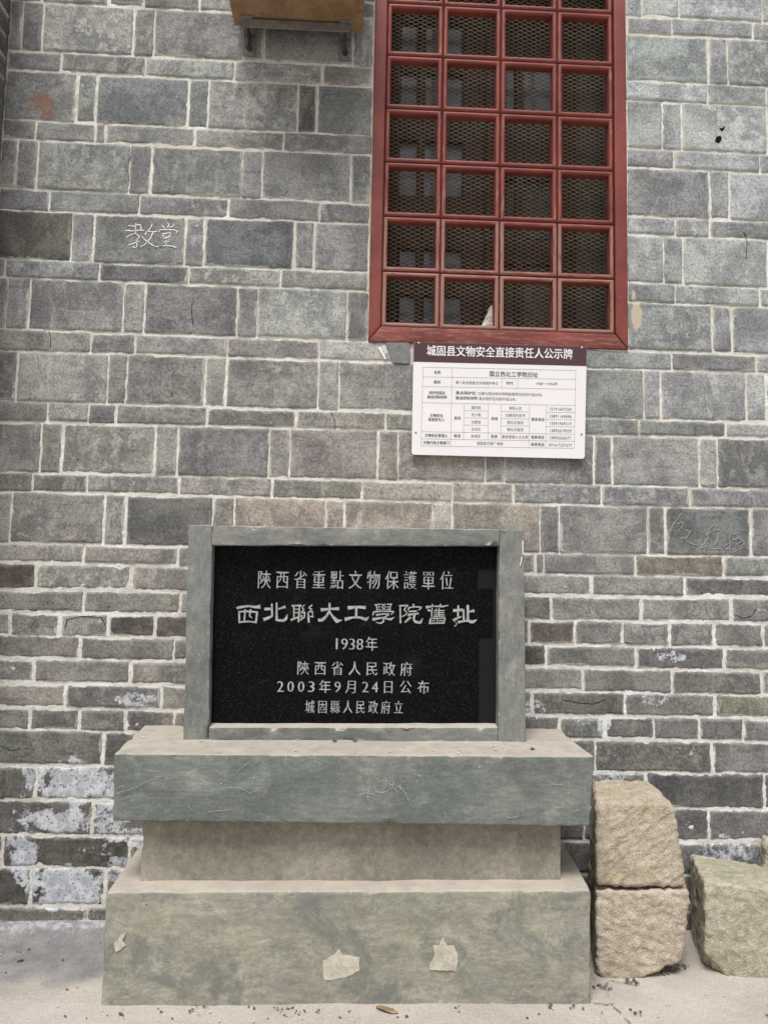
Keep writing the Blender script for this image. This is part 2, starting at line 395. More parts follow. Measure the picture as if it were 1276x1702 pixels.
MINK = m_plain("dark_ink", (.07, .06, .065), (.09, .08, .085), 50, .6, .2, bump=0)
MINK2 = m_plain("grey_ink", (.16, .15, .155), (.19, .18, .185), 50, .6, .2, bump=0)
MWLET = m_plain("white_print", (.82, .8, .8), (.86, .84, .84), 50, .5, .3, bump=0)
MSTEEL = m_plain("grey_galvanised_steel", (.16, .155, .145), (.26, .25, .235), 40, .6, .4, metal=.3, speck=(.1, .07, .05))
MDARK = m_plain("dark_iron", (.035, .032, .03), (.07, .062, .055), 40, .7, .3, metal=.2)
MBOX = m_plain("brown_weathered_board", (.24, .15, .08), (.33, .22, .13), 14, .8, .3, stretch=(1, 1, 3), speck=(.11, .07, .04))
MMESH = m_plain("rusty_metal_mesh", (.22, .18, .13), (.32, .27, .2), 60, .7, .3, bump=0)
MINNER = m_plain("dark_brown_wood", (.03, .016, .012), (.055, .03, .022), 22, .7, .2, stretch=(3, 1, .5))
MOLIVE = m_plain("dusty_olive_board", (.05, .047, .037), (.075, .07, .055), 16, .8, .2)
MCLOTH = m_plain("grey_white_cloth", (.4, .37, .33), (.62, .59, .55), 60, .9, .1, bump=.5)
MRV, MRH = m_redwood((2.2, 1, .35), 0), m_redwood((.35, 1, 2.2), 5)
MST = [m_stone("tan_sandstone", (.42, .36, .275), (.52, .455, .36), (.50, .42, .28)),
       m_stone("pinkish_sandstone", (.45, .385, .305), (.55, .48, .39), (.53, .45, .31)),
       m_stone("mossy_sandstone", (.40, .37, .28), (.50, .465, .37), (.34, .35, .23))]
MGRD = m_ground()
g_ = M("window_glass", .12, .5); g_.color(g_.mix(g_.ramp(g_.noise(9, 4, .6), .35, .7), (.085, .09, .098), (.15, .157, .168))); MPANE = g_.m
MGRIT = m_plain("dark_grit", (.08, .065, .05), (.2, .17, .14), 90, .95, .1, bump=0)
MGRITW = m_plain("pale_grit", (.5, .48, .44), (.65, .63, .6), 90, .95, .1, bump=0)
MLEAF = m_plain("dry_leaf", (.25, .18, .09), (.36, .28, .15), 60, .9, .1, bump=0)

# ------------------------------------------------------------------ the brick wall: courses surveyed from the photograph
LN = [
 [(1039, 22.6), (1273, 38.7), (12, -28)],
 [(12, 3), (226, 11), (386, 14), (1039, 54), (1276, 68)],
 [(12, 80), (103, 88), (241, 93), (441, 105), (617, 110), (1039, 133), (1276, 144)],
 [(12, 114), (128, 120), (241, 125), (346, 131), (532, 141), (617, 145), (1039, 166), (1276, 176)],
 [(10, 196), (160, 203), (346, 213), (501, 221), (614, 226), (1040, 245), (1276, 255)],
 [(5, 228), (160, 236), (321, 244), (431, 251), (614, 257), (1040, 277), (1276, 286)],
 [(2, 307), (216, 321), (381, 330), (532, 337), (612, 339), (1040, 356), (1276, 367)],
 [(2, 344), (155, 354), (311, 362), (491, 369), (612, 372), (1043, 388), (1276, 398)],
 [(10, 431), (160, 437), (311, 441), (466, 446.5), (609, 450), (1047, 470), (1276, 479)],
 [(10, 459), (165, 467), (316, 473), (466, 478), (609, 482), (1047, 503), (1276, 509)],
 [(0, 543), (150, 553), (376, 559), (609, 568), (977, 579), (1276, 588)],
 [(0, 579), (216, 588), (376, 594), (532, 598), (640, 603), (974, 612), (1276, 618)],
 [(0, 663), (150, 670), (346, 677), (640, 686), (973, 693), (1276, 701)],
 [(0, 700), (200, 703), (346, 707), (491, 714), (640, 717), (973, 723), (1276, 727)],
 [(0, 782), (150, 787), (301, 793), (640, 800), (843, 801), (1276, 812)],
 [(0, 815), (150, 820), (351, 826), (640, 831), (1276, 845)],
 [(0, 901), (140, 905), (296, 909), (874, 918), (1052, 921), (1276, 926)],
 [(0, 936), (140, 938), (306, 939), (874, 952), (982, 955), (1137, 959), (1276, 959)],
 [(0, 979), (306, 982), (874, 990), (1276, 994)],
 [(0, 1018), (306, 1021.5), (874, 1028), (1276, 1036.5)],
 [(0, 1057), (306, 1059), (882, 1068), (1057, 1076), (1276, 1077)],
 [(0, 1095), (306, 1098), (874, 1107), (1276, 1115)],
 [(216, 1138), (306, 1139), (874, 1147), (1276, 1156)],
 [(0, 1177), (306, 1177), (932, 1188.5), (1276, 1195)],
 [(0, 1215), (220, 1215), (977, 1226), (1276, 1234)],
 [(0, 1272.5), (188, 1274), (987, 1281), (1178, 1284), (1276, 1289)],
 [(0, 1329), (185, 1330), (1122, 1342), (1276, 1348)],
 [(0, 1389), (225, 1388), (1137, 1398), (1263, 1400)],
 [(0, 1443), (210, 1441.5), (1276, 1455)],
 [(0, 1508), (170, 1505), (1276, 1516)],
]
JN = [
 [71, 181, 239, 331, 1117, 1251],
 [37, 71.5, 222.5, 256.5, 406.6, 440, 587, 1177.6, 1209],
 [101, 241, 390.6, 536, 1177, 1273],
 [127, 161.5, 313, 347, 495, 528, 1099.6, 1133, 1274],
 [59, 159.5, 175.5, 324.5, 471.5, 1119.5, 1262],
 [28.6, 61.7, 215.7, 250.8, 402, 435, 583, 1179, 1212],
 [82, 232, 381, 532, 1122, 1180],
 [120, 155, 307, 339.5, 489, 521.6, 1103, 1134],
 [10, 165.5, 313.5, 465.5, 1122, 1262],
 [11, 48.6, 205.6, 240, 394, 428, 577, 1183, 1216],
 [150.5, 225, 377.7, 530, 684, 830, 972, 1117, 1257],
 [28.6, 179, 210.7, 341, 376, 529, 563, 714, 748, 897, 929, 1070, 1098, 1240.5, 1273],
 [80, 147, 193, 343.6, 491.5, 641, 790, 936, 1061.5, 1205.6],
 [66.7, 103, 259, 295, 447, 481.5, 628.7, 661, 806.7, 839, 987, 1017.4, 1162.6, 1192],
 [54, 144.5, 297.5, 452.5, 602, 751, 852, 999.7, 1146.5],
 [18.5, 172, 207, 353.6, 388.7, 541.7, 572, 719, 751, 897.3, 928.5, 1075, 1106, 1248.5],
 [140.4, 296, 450, 600, 750, 890, 904, 1055, 1202],
 [60, 219, 370, 520, 680, 830, 983.6, 1136.6],
 [138, 299.5, 450, 600, 760, 915.4, 1066, 1215],
 [16.6, 99, 178, 257, 340, 495, 650, 800, 880, 956, 1034, 1112.5, 1188, 1267],
 [132, 289, 445, 600, 755, 907, 1057, 1203],
 [57.7, 215.7, 370, 520, 670, 820, 968.5, 1116.5, 1265.5],
 [268, 420, 575, 730, 885, 1039, 1189],
 [50, 131.4, 209.6, 290, 450, 610, 770, 929, 1004.6, 1086, 1161.6, 1235],
 [170.5, 370, 570, 770, 989.6, 1184],
 [60, 250, 450, 650, 870, 1074, 1270],
 [153, 350, 550, 750, 970, 1178],
 [4, 216, 420, 620, 840, 1060, 1263],
 [50, 175.5, 380, 590, 800, 1000, 1190],
 [144, 350, 560, 770, 980, 1160],
]
KIND = ['s', 'b']*8+['s']+['l']*13
XL, XR, XPIER = -1.236, 2.3, -1.234
lines = []
for L in LN:
    P = np.array([onY(p) for p in L]); lines.append(np.polyfit(P[:, 0], P[:, 2], 1))
lines.append(np.array([0.0, -.05]))                                   # below ground
rows = []
for r, J in enumerate(JN):
    zc = .5*(np.polyval(lines[r], 0)+np.polyval(lines[r+1], 0)); xs = []
    for px in J:
        y = 851.0
        for _ in range(6):                                            # find the pixel row of this course at px
            p0 = onY((px, y)); zt = .5*(np.polyval(lines[r], p0[0])+np.polyval(lines[r+1], p0[0]))
            y -= (zt-p0[2])*F/2.6
        xs.append(onY((px, y))[0])
    rows.append((lines[r], lines[r+1], sorted(xs), KIND[r]))
# the courses above the frame go on in the same bond
top = lines[0]; k = 0
while np.polyval(top, 0) < 4.3:
    big = k % 2 == 0
    nt = top+np.array([0, .168 if big else .074])
    rows.insert(0, (nt, top, [onY((x, 20))[0] for x in ([1067, 1129, 1266] if big else [1117, 1251])], 'b' if big else 's'))
    top = nt; k += 1
WX0, WX1, WZ0 = .0385, .9415, 1.942                                    # window opening
WZ1 = WZ0+.056+.198*8+.03
def fill(xs, kind, xr=None, xl=None):
    xl = XL if xl is None else xl; xr = XR if xr is None else xr
    xs = [x for x in xs if xl+.03 < x < xr]
    out = [xl]
    pat = {'b': (.31, .069), 's': (.31,), 'l': (.315,)}[kind]
    for x in xs+[xr]:
        g = x-out[-1]
        if g > .52:
            i = 0 if (len(out) > 1 and out[-1]-out[-2] < .15) or kind != 'b' else 1
            while x-out[-1] > pat[i % len(pat)]+.045:
                out.append(out[-1]+pat[i % len(pat)]*(1+rng.normal(0, .015))); i += 1
        out.append(x)
    return out

LIME = [((118, 1300), 68, 34, .75), ((165, 1305), 35, 30, .7), ((70, 1362), 90, 26, .38), ((110, 1365), 62, 20, .7), ((185, 1360), 30, 28, .6),
        ((33, 1420), 22, 32, .72), ((110, 1470), 60, 32, .75), ((40, 1460), 14, 18, .55), ((165, 1412), 40, 12, .4), ((148, 1525), 14, 20, .4),
        ((222, 1392), 34, 14, .6), ((200, 1445), 22, 22, .55), ((232, 1163), 36, 14, .55), ((1115, 1092), 28, 12, .6), ((1000, 1293), 38, 14, .55),
        ((1215, 1416), 55, 22, .55), ((1003, 1206), 9, 18, .7), ((985, 1200), 20, 12, .42), ((1090, 1162), 34, 10, .5), ((1165, 1022), 24, 14, .42),
        ((1055, 1050), 26, 10, .3), ((895, 1180), 26, 14, .5), ((1010, 1250), 20, 12, .35), ((1140, 1245), 26, 8, .38), ((140, 1030), 34, 14, .38),
        ((640, 585), 8, 14, .6), ((1262, 1012), 16, 16, .4), ((655, 625), 30, 16, .35), ((1020, 1140), 20, 10, .3)]
LIMEW = [(onY(c), a*.00205, b*.00205, s) for c, a, b, s in LIME]
RUST = [(onY(c), a*.002, b*.002, s) for c, a, b, s in [((66, 172), 24, 26, .95), ((50, 150), 14, 26, .4), ((205, 18), 12, 16, .45), ((590, 1105), 1, 1, 0), ((150, 1268), 14, 5, .7)]]
CREAM = [(onY(c), a*.002, b*.002, s) for c, a, b, s in [((1060, 522), 10, 22, .85), ((1052, 490), 4, 20, .7), ((632, 590), 18, 14, .6), ((375, 842), 14, 16, .4)]]
def field(P, lst):
    r = np.zeros(len(P)); nz = fbm(P*24+5, 3)+.6*fbm(P*9, 2)
    for c, a, b, s in lst:
        q = ((P[:, 0]-c[0])/a)**2+((P[:, 2]-c[2])/b)**2+1.7*nz
        r = np.maximum(r, s*sstep(2.2, .35, q))
    return r
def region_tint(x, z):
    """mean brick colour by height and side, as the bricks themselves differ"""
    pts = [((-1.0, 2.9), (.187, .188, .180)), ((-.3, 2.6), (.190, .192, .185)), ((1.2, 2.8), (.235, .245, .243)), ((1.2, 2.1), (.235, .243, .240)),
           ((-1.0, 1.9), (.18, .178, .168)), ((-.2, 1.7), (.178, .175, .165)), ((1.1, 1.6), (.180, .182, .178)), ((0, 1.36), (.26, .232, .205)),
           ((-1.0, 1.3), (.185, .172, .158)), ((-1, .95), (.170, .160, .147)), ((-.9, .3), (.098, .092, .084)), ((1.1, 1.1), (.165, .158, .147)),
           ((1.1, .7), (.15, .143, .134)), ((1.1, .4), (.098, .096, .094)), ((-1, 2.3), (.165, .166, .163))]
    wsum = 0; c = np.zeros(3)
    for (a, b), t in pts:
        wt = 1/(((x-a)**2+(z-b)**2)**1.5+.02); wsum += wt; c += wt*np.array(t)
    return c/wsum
SPEC = [((235, 165), (.165, .175, .178)), ((60, 385), (.115, .112, .10)), ((240, 456), (.118, .123, .127)), ((415, 405), (.135, .143, .146)), ((30, 957), (.105, .092, .077)),
        ((265, 865), (.135, .135, .13)), ((215, 1038), (.095, .085, .078)), ((290, 1040), (.10, .09, .085)), ((890, 1090), (.085, .085, .08)), ((1085, 1092), (.105, .1, .1)),
        ((320, 725), (.15, .15, .15)), ((130, 1415), (.075, .073, .062)), ((960, 1165), (.125, .118, .11)), ((1240, 1172), (.19, .185, .15)), ((1150, 945), (.19, .175, .145)),
        ((350, 690), (.185, .18, .165)), ((160, 690), (.14, .14, .14)), ((1110, 320), (.20, .205, .21)), ((1180, 885), (.14, .145, .147)), ((900, 1055), (.125, .11, .1)),
        ((170, 1500), (.08, .075, .07)), ((20, 1470), (.09, .085, .078)), ((1030, 1245), (.125, .12, .113)), ((1190, 1320), (.095, .094, .093)), ((550, 860), (.27, .235, .205)),
        ((650, 855), (.27, .24, .215)), ((450, 860), (.27, .24, .21)), ((790, 860), (.26, .24, .215)), ((1105, 1265), (.135, .13, .122)), ((505, 170), (.12, .115, .11))]
SPECW = [(onY(p), c) for p, c in SPEC]

BV, BQ, BA = [], [], {k_: [] for k_ in ('tint', 'edge', 'lime', 'rust', 'cream', 'rnd')}
bcount = 0
def add_brick(zl, zu, x0, x1, gl, gr, gb, gt, tint, wear, cx=None, special=True, store=None, flat=0.0):
    """one brick between two sloped course lines; local x along the wall, y depth, z up"""
    store = store or (BV, BQ, BA)
    xa, xb = x0+gl, x1-gr
    if xb-xa < .012: return
    zc0, zc1 = np.polyval(zl, (xa+xb)/2)+gb, np.polyval(zu, (xa+xb)/2)-gt
    wd, ht = xb-xa, zc1-zc0
    def ts(L, cell=.009):
        e = [0, .0025, .006, .012]; e = [v for v in e if v < L*.3]
        n = max(1, int(round((L-2*e[-1])/cell)))
        return np.concatenate([e[:-1], np.linspace(e[-1], L-e[-1], n+1), L-np.array(e[:-1])[::-1]])
    sx, sz = ts(wd), ts(ht)
    nx, nz = len(sx), len(sz)
    S, T = np.meshgrid(sx, sz, indexing='ij')
    e = np.minimum(np.minimum(S, wd-S), np.minimum(T, ht-T))
    X = xa+S; tt = T/ht
    Z = (1-tt)*(np.polyval(zl, X)+gb)+tt*(np.polyval(zu, X)-gt)
    # rounded, uneven outline
    rc = .006+.006*wear
    for cxs in (0, 1):
        for czs in (0, 1):
            dx = np.clip(rc-(S if cxs == 0 else wd-S), 0, None); dz = np.clip(rc-(T if czs == 0 else ht-T), 0, None)
            l = np.hypot(dx, dz)
            pull = np.clip(l-rc, 0, None)/np.maximum(l, 1e-6)
            X += (1 if cxs == 0 else -1)*dx*pull; Z += (1 if czs == 0 else -1)*dz*pull
    P = np.stack([X, 0*X, Z], -1)
    ew = np.exp(-e/.010)
    am = .0011+.0028*wear
    X = X+ew*am*(.7*vn(P*30+3)+1.1*vn(P*125+7)); Z = Z+ew*am*(.7*vn(P*30+43)+1.1*vn(P*125+57))
    yb = rng.normal(0, .0009); ta, tb = rng.normal(0, .004, 2)
    Y = yb+ta*(X-(xa+xb)/2)+tb*(Z-(zc0+zc1)/2)
    Y = Y+.0050*(1-sstep(0, .0045, e))+(.0007+.0016*wear)*fbm(P*22+9, 4)+(.0003+.0008*wear)*vn(P*120)
    chip = sstep(.42, .7, fbm(P*30+71, 2)*1.6)*np.exp(-e/.007)*(.0015+.006*wear); Y = Y+chip
    base = sum(len(v) for v in store[0]) if False else store_n(store)
    V = np.stack([X, Y, Z], -1).reshape(-1, 3)
    ids = np.arange(nx*nz).reshape(nx, nz)
    Q = np.stack([ids[:-1, :-1], ids[1:, :-1], ids[1:, 1:], ids[:-1, 1:]], -1).reshape(-1, 4)
    ring = np.concatenate([ids[:, 0], ids[-1, 1:], ids[-2::-1, -1], ids[0, -2:0:-1]])
    back = V[ring].copy(); back[:, 1] += .014
    nb = len(ring); bi = nx*nz+np.arange(nb)
    Q2 = np.stack([ring, bi, np.roll(bi, -1), np.roll(ring, -1)], -1)
    V = np.vstack([V, back]); ee = np.concatenate([e.ravel(), np.zeros(nb)])
    store[0].append(V); store[1].append(np.vstack([Q, Q2])+base)
    A = store[2]
    A['tint'].append(np.tile(tint, (len(V), 1))); A['edge'].append(ee); A['rnd'].append(np.full(len(V), rng.random()))
    A['lime'].append(field(V, LIMEW) if special else np.zeros(len(V)))
    A['rust'].append(field(V, RUST) if special else np.zeros(len(V)))
    A['cream'].append(field(V, CREAM) if special else np.zeros(len(V)))
def store_n(s): return sum(map(len, s[0]))
def brick_tint(x, z):
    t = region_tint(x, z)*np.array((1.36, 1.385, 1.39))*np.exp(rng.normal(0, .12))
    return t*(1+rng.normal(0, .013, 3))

wall = thing("brick_wall", "grey brick wall with pale mortar joints filling the whole background behind everything else", "wall")
for zt, zb, xs, kind in rows:
    zm = .5*(np.polyval(zt, .5)+np.polyval(zb, .5))
    if WZ0-.02 < zm < WZ1: xs = fill([x for x in xs if x < WX0]+[WX0+.01], kind, WX0+.011)+fill([x for x in xs if x > WX1], kind, XR, WX1-.01)
    else: xs = fill(xs, kind)
    for x0, x1 in zip(xs[:-1], xs[1:]):
        iv = [(x0, x1)]
        if WZ0-.02 < zm < WZ1:
            iv = []
            if x0 < WX0-.008 and x1 < WX1-.02: iv.append((x0, min(x1, WX0-.002)))
            if x1 > WX1+.008: iv.append((max(x0, WX1+.002), x1))
        for a, b in iv:
            xm = (a+b)/2; zz = .5*(np.polyval(zt, xm)+np.polyval(zb, xm))
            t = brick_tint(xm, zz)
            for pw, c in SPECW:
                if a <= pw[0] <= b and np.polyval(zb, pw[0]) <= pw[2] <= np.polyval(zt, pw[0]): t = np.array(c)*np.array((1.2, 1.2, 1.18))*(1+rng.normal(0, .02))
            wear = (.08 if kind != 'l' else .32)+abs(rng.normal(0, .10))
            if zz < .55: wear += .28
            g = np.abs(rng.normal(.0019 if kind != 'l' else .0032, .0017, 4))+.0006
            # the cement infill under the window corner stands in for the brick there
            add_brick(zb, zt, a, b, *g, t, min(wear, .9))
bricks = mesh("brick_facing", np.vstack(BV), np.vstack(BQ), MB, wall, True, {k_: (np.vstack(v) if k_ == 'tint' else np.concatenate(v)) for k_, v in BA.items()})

def grid(xs, zs, fn):
    X, Z = np.meshgrid(xs, zs, indexing='ij'); ids = np.arange(X.size).reshape(X.shape)
    Q = np.stack([ids[:-1, :-1], ids[1:, :-1], ids[1:, 1:], ids[:-1, 1:]], -1)
    return fn(X, Z), Q
def mort(X, Z):
    P = np.stack([X, 0*X, Z], -1).reshape(-1, 3)
    low = sstep(1.4, 1.1, P[:, 2])
    Y = .0046+.0030*fbm(P*34, 3)+.0012*vn(P*130+4)-.0008*low
    P[:, 1] = Y; return P
mx = np.arange(XL-.002, XR, .0062); mz = np.arange(-.05, 4.2, .0062)
V, Q = grid(mx, mz, mort)
cx = (mx[:-1]+mx[1:])/2; cz = (mz[:-1]+mz[1:])/2
CX, CZ = np.meshgrid(cx, cz, indexing='ij')
keep = ~((CX > WX0) & (CX < WX1) & (CZ > WZ0) & (CZ < WZ1))
Q = Q[keep]
hi, lo_ = np.array((.73, .72, .66)), np.array((.74, .735, .715))
s_ = sstep(1.5, 1.05, V[:, 2])[:, None]*sstep(-1.6, .6, V[:, 0])[:, None]
mt = hi*(1-s_)+lo_*s_
mesh("mortar", V, Q, MM, wall, True, {'tint': mt})
core = [box(XL-.25, WX0, .013, .40, -.1, 4.2, 0), box(WX1, XR, .013, .40, -.1, 4.2, 0), box(WX0, WX1, .013, .40, -.1, WZ0, 0), box(WX0, WX1, .013, .40, WZ1, 4.2, 0)]
mesh("wall_core", *join(core), MCEM, wall)

def zpx(pts, ox, oy, s, Y=-.0015): return [onY((ox+x/s, oy+y/s), Y) for x, y in pts]
# chalk writing on the left: two characters
S1 = [[(200, 215), (290, 228), (400, 195), (432, 265), (395, 295)], [(335, 165), (322, 250), (330, 340)], [(150, 308), (280, 305), (480, 295)],
      [(160, 430), (240, 375), (310, 350), (390, 385), (385, 430), (345, 460)], [(205, 555), (300, 530), (400, 488)], [(345, 465), (355, 560), (330, 605), (265, 590)],
      [(630, 180), (590, 260), (540, 325), (490, 375)], [(500, 335), (560, 318), (640, 325), (710, 310)], [(640, 330), (600, 420), (540, 500), (480, 555), (410, 585)], [(430, 400), (500, 480), (600, 545), (690, 590), (850, 578)],
      [(790, 205), (835, 260)], [(885, 160), (918, 200), (900, 250)], [(1010, 185), (985, 235), (935, 235)], [(735, 330), (760, 290), (860, 290), (1000, 285), (1070, 315), (1045, 350)],
      [(800, 350), (830, 440), (920, 420), (955, 360)], [(820, 358), (950, 335)], [(820, 505), (925, 492)], [(865, 470), (865, 570)], [(740, 585), (870, 568), (960, 575), (1050, 605)]]
mesh("chalk_writing", *join([stroke(zpx(s, 195, 355, 10.63), .0042, seed=i) for i, s in enumerate(S1)]), MCHALK, wall)
S2 = [[(190, 335), (240, 220), (310, 120), (345, 80)], [(280, 210), (340, 180), (360, 200), (330, 240), (300, 270)], [(320, 360), (400, 340), (430, 280), (380, 270)], [(370, 360), (430, 410), (520, 435)],
      [(690, 200), (640, 260), (605, 320), (630, 345), (560, 440), (545, 465)], [(610, 320), (680, 275), (750, 260)], [(735, 290), (715, 400), (680, 430)], [(545, 465), (620, 440), (650, 470), (770, 470)],
      [(865, 190), (880, 280), (850, 330), (855, 400), (790, 450), (810, 475), (850, 470), (860, 410)], [(890, 320), (965, 290)], [(880, 380), (960, 350), (1015, 400), (980, 460), (910, 500)], [(920, 430), (990, 390)]]
mesh("chalk_scrawl", *join([stroke(zpx(s, 1080, 840, 6.51), .0023, seed=i) for i, s in enumerate(S2)]), MCHALK2, wall)
for pts in ([(550, 545), (640, 520), (685, 465), (690, 530), (640, 615), (590, 590)], [(435, 880), (480, 740), (520, 755), (560, 725), (605, 760), (615, 830), (540, 925), (470, 905)]):
    V, Fc = slabpoly(zpx(pts, 1160, 180, 15.95, -.001), .0012, .0008); mesh("wall_hole", V, Fc, MHOLE, wall)
V, Fc = slabpoly(zpx([(375, 185), (890, 185), (905, 600), (870, 630), (600, 620), (530, 570), (470, 400)], 610, 555, 12.76, -.001), .003, .0008); mesh("cement_patch", V, Fc, MCEM, wall)
V, Fc = slabpoly(zpx([(230, 300), (270, 265), (405, 520), (370, 540)], 610, 555, 12.76, -.001), .003, .0006); mesh("plaster_lump", V, Fc, MCHALK, wall)

# cracks through single bricks
for i, L in enumerate(([(2, 1240), (20, 1248), (35, 1243), (55, 1246)], [(935, 1163), (960, 1168), (985, 1170), (1005, 1163)], [(1220, 1022), (1235, 1028), (1248, 1024), (1256, 1012)],
                       [(82, 550), (85, 564), (84, 577)], [(553, 688), (557, 703), (555, 714)], [(318, 505), (319, 520), (321, 541)], [(1235, 385), (1241, 402), (1239, 430)], [(1015, 1075), (1040, 1068), (1052, 1070)],
                       [(108, 1045), (112, 1030), (135, 1024), (168, 1026), (176, 1040)], [(20, 1015), (45, 1013), (62, 1016)])):
    mesh("brick_crack", *stroke([onY(p, -.0012) for p in L], .0022, .0003, seed=i+80), MHOLE, wall)
# projecting pier at the left edge
PY = -.30
pst = ([], [], {k_: [] for k_ in BA})
zr = np.arange(-.02, 4.2, .0765)
for i, z0 in enumerate(zr):
    js = [0, .16, .30] if i % 2 else [0, .30]
    for a, b in zip(js[:-1], js[1:]):
        add_brick(np.array([0, z0]), np.array([0, z0+.0765]), a, b, .004, .004, .004, .004, np.array((.12, .12, .118))*(1+rng.normal(0, .1)), .15, special=False, store=pst)
Vp = np.vstack(pst[0]); Vr = np.stack([XPIER-Vp[:, 1], -Vp[:, 0], Vp[:, 2]], 1)
pst2 = ([], [], {k_: [] for k_ in BA})
for i, z0 in enumerate(zr):
    js = [-.60, -.44, -.14, .0] if i % 2 else [-.60, -.30, 0]
    for a, b in zip(js[:-1], js[1:]):
        add_brick(np.array([0, z0]), np.array([0, z0+.0765]), a, b, .004, .004, .004, .004, np.array((.13, .13, .126))*(1+rng.normal(0, .1)), .15, special=False, store=pst2)
Vq = np.vstack(pst2[0]); Vs = np.stack([Vq[:, 0]+XPIER, Vq[:, 1]+PY, Vq[:, 2]], 1)
pier = thing("brick_pier", "narrow sliver of brick pier at the left edge, projecting from the main wall", "wall")
Q1 = np.vstack(pst[1])[:, ::-1]
mesh("brick_facing", np.vstack([Vr, Vs]), np.vstack([Q1, np.vstack(pst2[1])+len(Vr)]), MB, pier, True,
     {k_: (np.vstack(pst[2][k_]+pst2[2][k_]) if k_ == 'tint' else np.concatenate(pst[2][k_]+pst2[2][k_])) for k_ in BA})
V, Q = box(XPIER-.598, XPIER-.0035, PY+.0035, -.0, -.1, 4.2, 0)
mesh("mortar", V, Q, MM, pier, attrs={'tint': np.tile((.42, .4, .36), (len(V), 1))})

# ------------------------------------------------------------------ ground
gx = np.concatenate([[-200, -60, -20, -8, -4, -2.4], np.arange(-1.7, .62, .012), np.arange(.62, 1.2, .0045), np.arange(1.2, 1.9, .012), [2.4, 4, 8, 20, 60, 200]])
gy = np.concatenate([[-200, -60, -20, -8, -4, -2, -1.4], np.arange(-1.0, -.66, .012), np.arange(-.66, -.22, .0045), np.arange(-.22, .03, .012), [.2, 1, 5, 20, 60, 200]])
CRK = [[onZ(p) for p in L] for L in ([(985, 1625), (1003, 1640), (1016, 1668), (1038, 1690), (1065, 1716), (1100, 1750)], [(1003, 1640), (1012, 1628), (1060, 1636)], [(986, 1665), (1010, 1668)])]
def gfn(X, Y):
    P = np.stack([X, Y, 0*X], -1).reshape(-1, 3)
    near = (np.abs(P[:, 0]) < 2) & (P[:, 1] > -1.1)
    z = .006*fbm(P*3, 3)+.0022*fbm(P*26+3, 3)
    left = sstep(-.55, -.66, P[:, 0]); z += left*.028*sstep(-.09, .0, P[:, 1])+.004*sstep(-.05, 0, P[:, 1])
    P[:, 2] = np.where(near, z, 0)
    return P
V, Q = grid(gx, gy, gfn)
Q = Q.reshape(-1, 4)
cr = np.full(len(V), 9.0)
for L in CRK:
    L = np.array(L)
    for a, b in zip(L[:-1], L[1:]):
        d = b-a; t = np.clip(((V-a)[:, :2]@d[:2])/(d[:2]@d[:2]), 0, 1)
        cr = np.minimum(cr, np.linalg.norm((V-a)[:, :2]-t[:, None]*d[:2], axis=1))
cr = cr+.004*vn(V*55)+.004*vn(V*140)
crack = sstep(.0055, .001, cr)*sstep(-.35, .1, vn(V*22+3)+.35); V[:, 2] -= .005*crack
grey = sstep(-.52, -.70, V[:, 0])*sstep(-.52, -.16, V[:, 1]+.10*fbm(V*6, 3))*.9+.25*sstep(-.05, 0, V[:, 1])+.35*sstep(.62, .72, V[:, 0])*sstep(.80, .72, V[:, 0])*sstep(-.5, -.3, V[:, 1])
wash = sstep(-.09, -.02, V[:, 1])*sstep(-.5, -.7, V[:, 0])*.6
tag(mesh("ground", V, Q, MGRD, None, True, {'grey': grey, 'crack': crack*.85, 'wash': wash}), kind='structure')

# ------------------------------------------------------------------ the inscribed monument
mon = thing("stone_monument", "stepped grey concrete monument with a framed black granite plaque, standing against the wall", "monument", loc=(0, 0, 0))
BX0, BX1, BY = -.632, .675, -.424
cmesh("base", hexa([[[(BX0+.003, BY-.004, -.03), (BX0, BY, .284)], [(BX0, .0, -.03), (BX0-.012, .0, .284)]],
                    [[(BX1-.004, BY-.004, -.03), (BX1, BY, .293)], [(BX1+.02, .0, -.03), (BX1+.034, .0, .293)]]], .009, .013, .0045, 9, 4, 0, .005), MBASE, mon, True)
cmesh("pedestal", hexa(cuboid(-.563, .612, -.348, .0, .275, .47), .005, .013, .003, 10, 4, 5, .005), MPED, mon, True)
SX0, SX1, SY = -.636, .690, -.402
cmesh("slab", hexa([[[(SX0+.006, SY, .460), (SX0, SY, .639)], [(SX0, .0, .46), (SX0-.022, .0, .639)]],
                    [[(SX1-.011, SY, .4545), (SX1, SY, .645)], [(SX1-.0, .0, .4545), (SX1+.012, .0, .645)]]], .006, .012, .0045, 11, 4, 9, .006), MSLAB, mon, True)
FY, FB = -.213, -.002
fl = [(-.4865, .636), (-.5015, 1.281), (-.425, 1.281), (-.413, .636)]
zt_l, zt_r, zi_l, zi_r = 1.281, 1.290, 1.221, 1.236
cols = []
def column(xb0, xt0, xb1, xt1, z0, z1a, z1b):
    return [[[(xb0, FY, z0), (xt0, FY, z1a)], [(xb0, FB, z0), (xt0, FB, z1a)]], [[(xb1, FY, z0), (xt1, FY, z1b)], [(xb1, FB, z0), (xt1, FB, z1b)]]]
cmesh("frame_post", hexa(column(-.4875, -.502, -.414, -.4275, .632, 1.281, 1.282), .004, .016, .003, 14, 3, 2, .006), MFRAME, mon, True)
cmesh("frame_post", hexa(column(.456, .456, .541, .533, .636, 1.2895, 1.291), .004, .016, .003, 14, 3, 4, .006), MFRAME, mon, True)
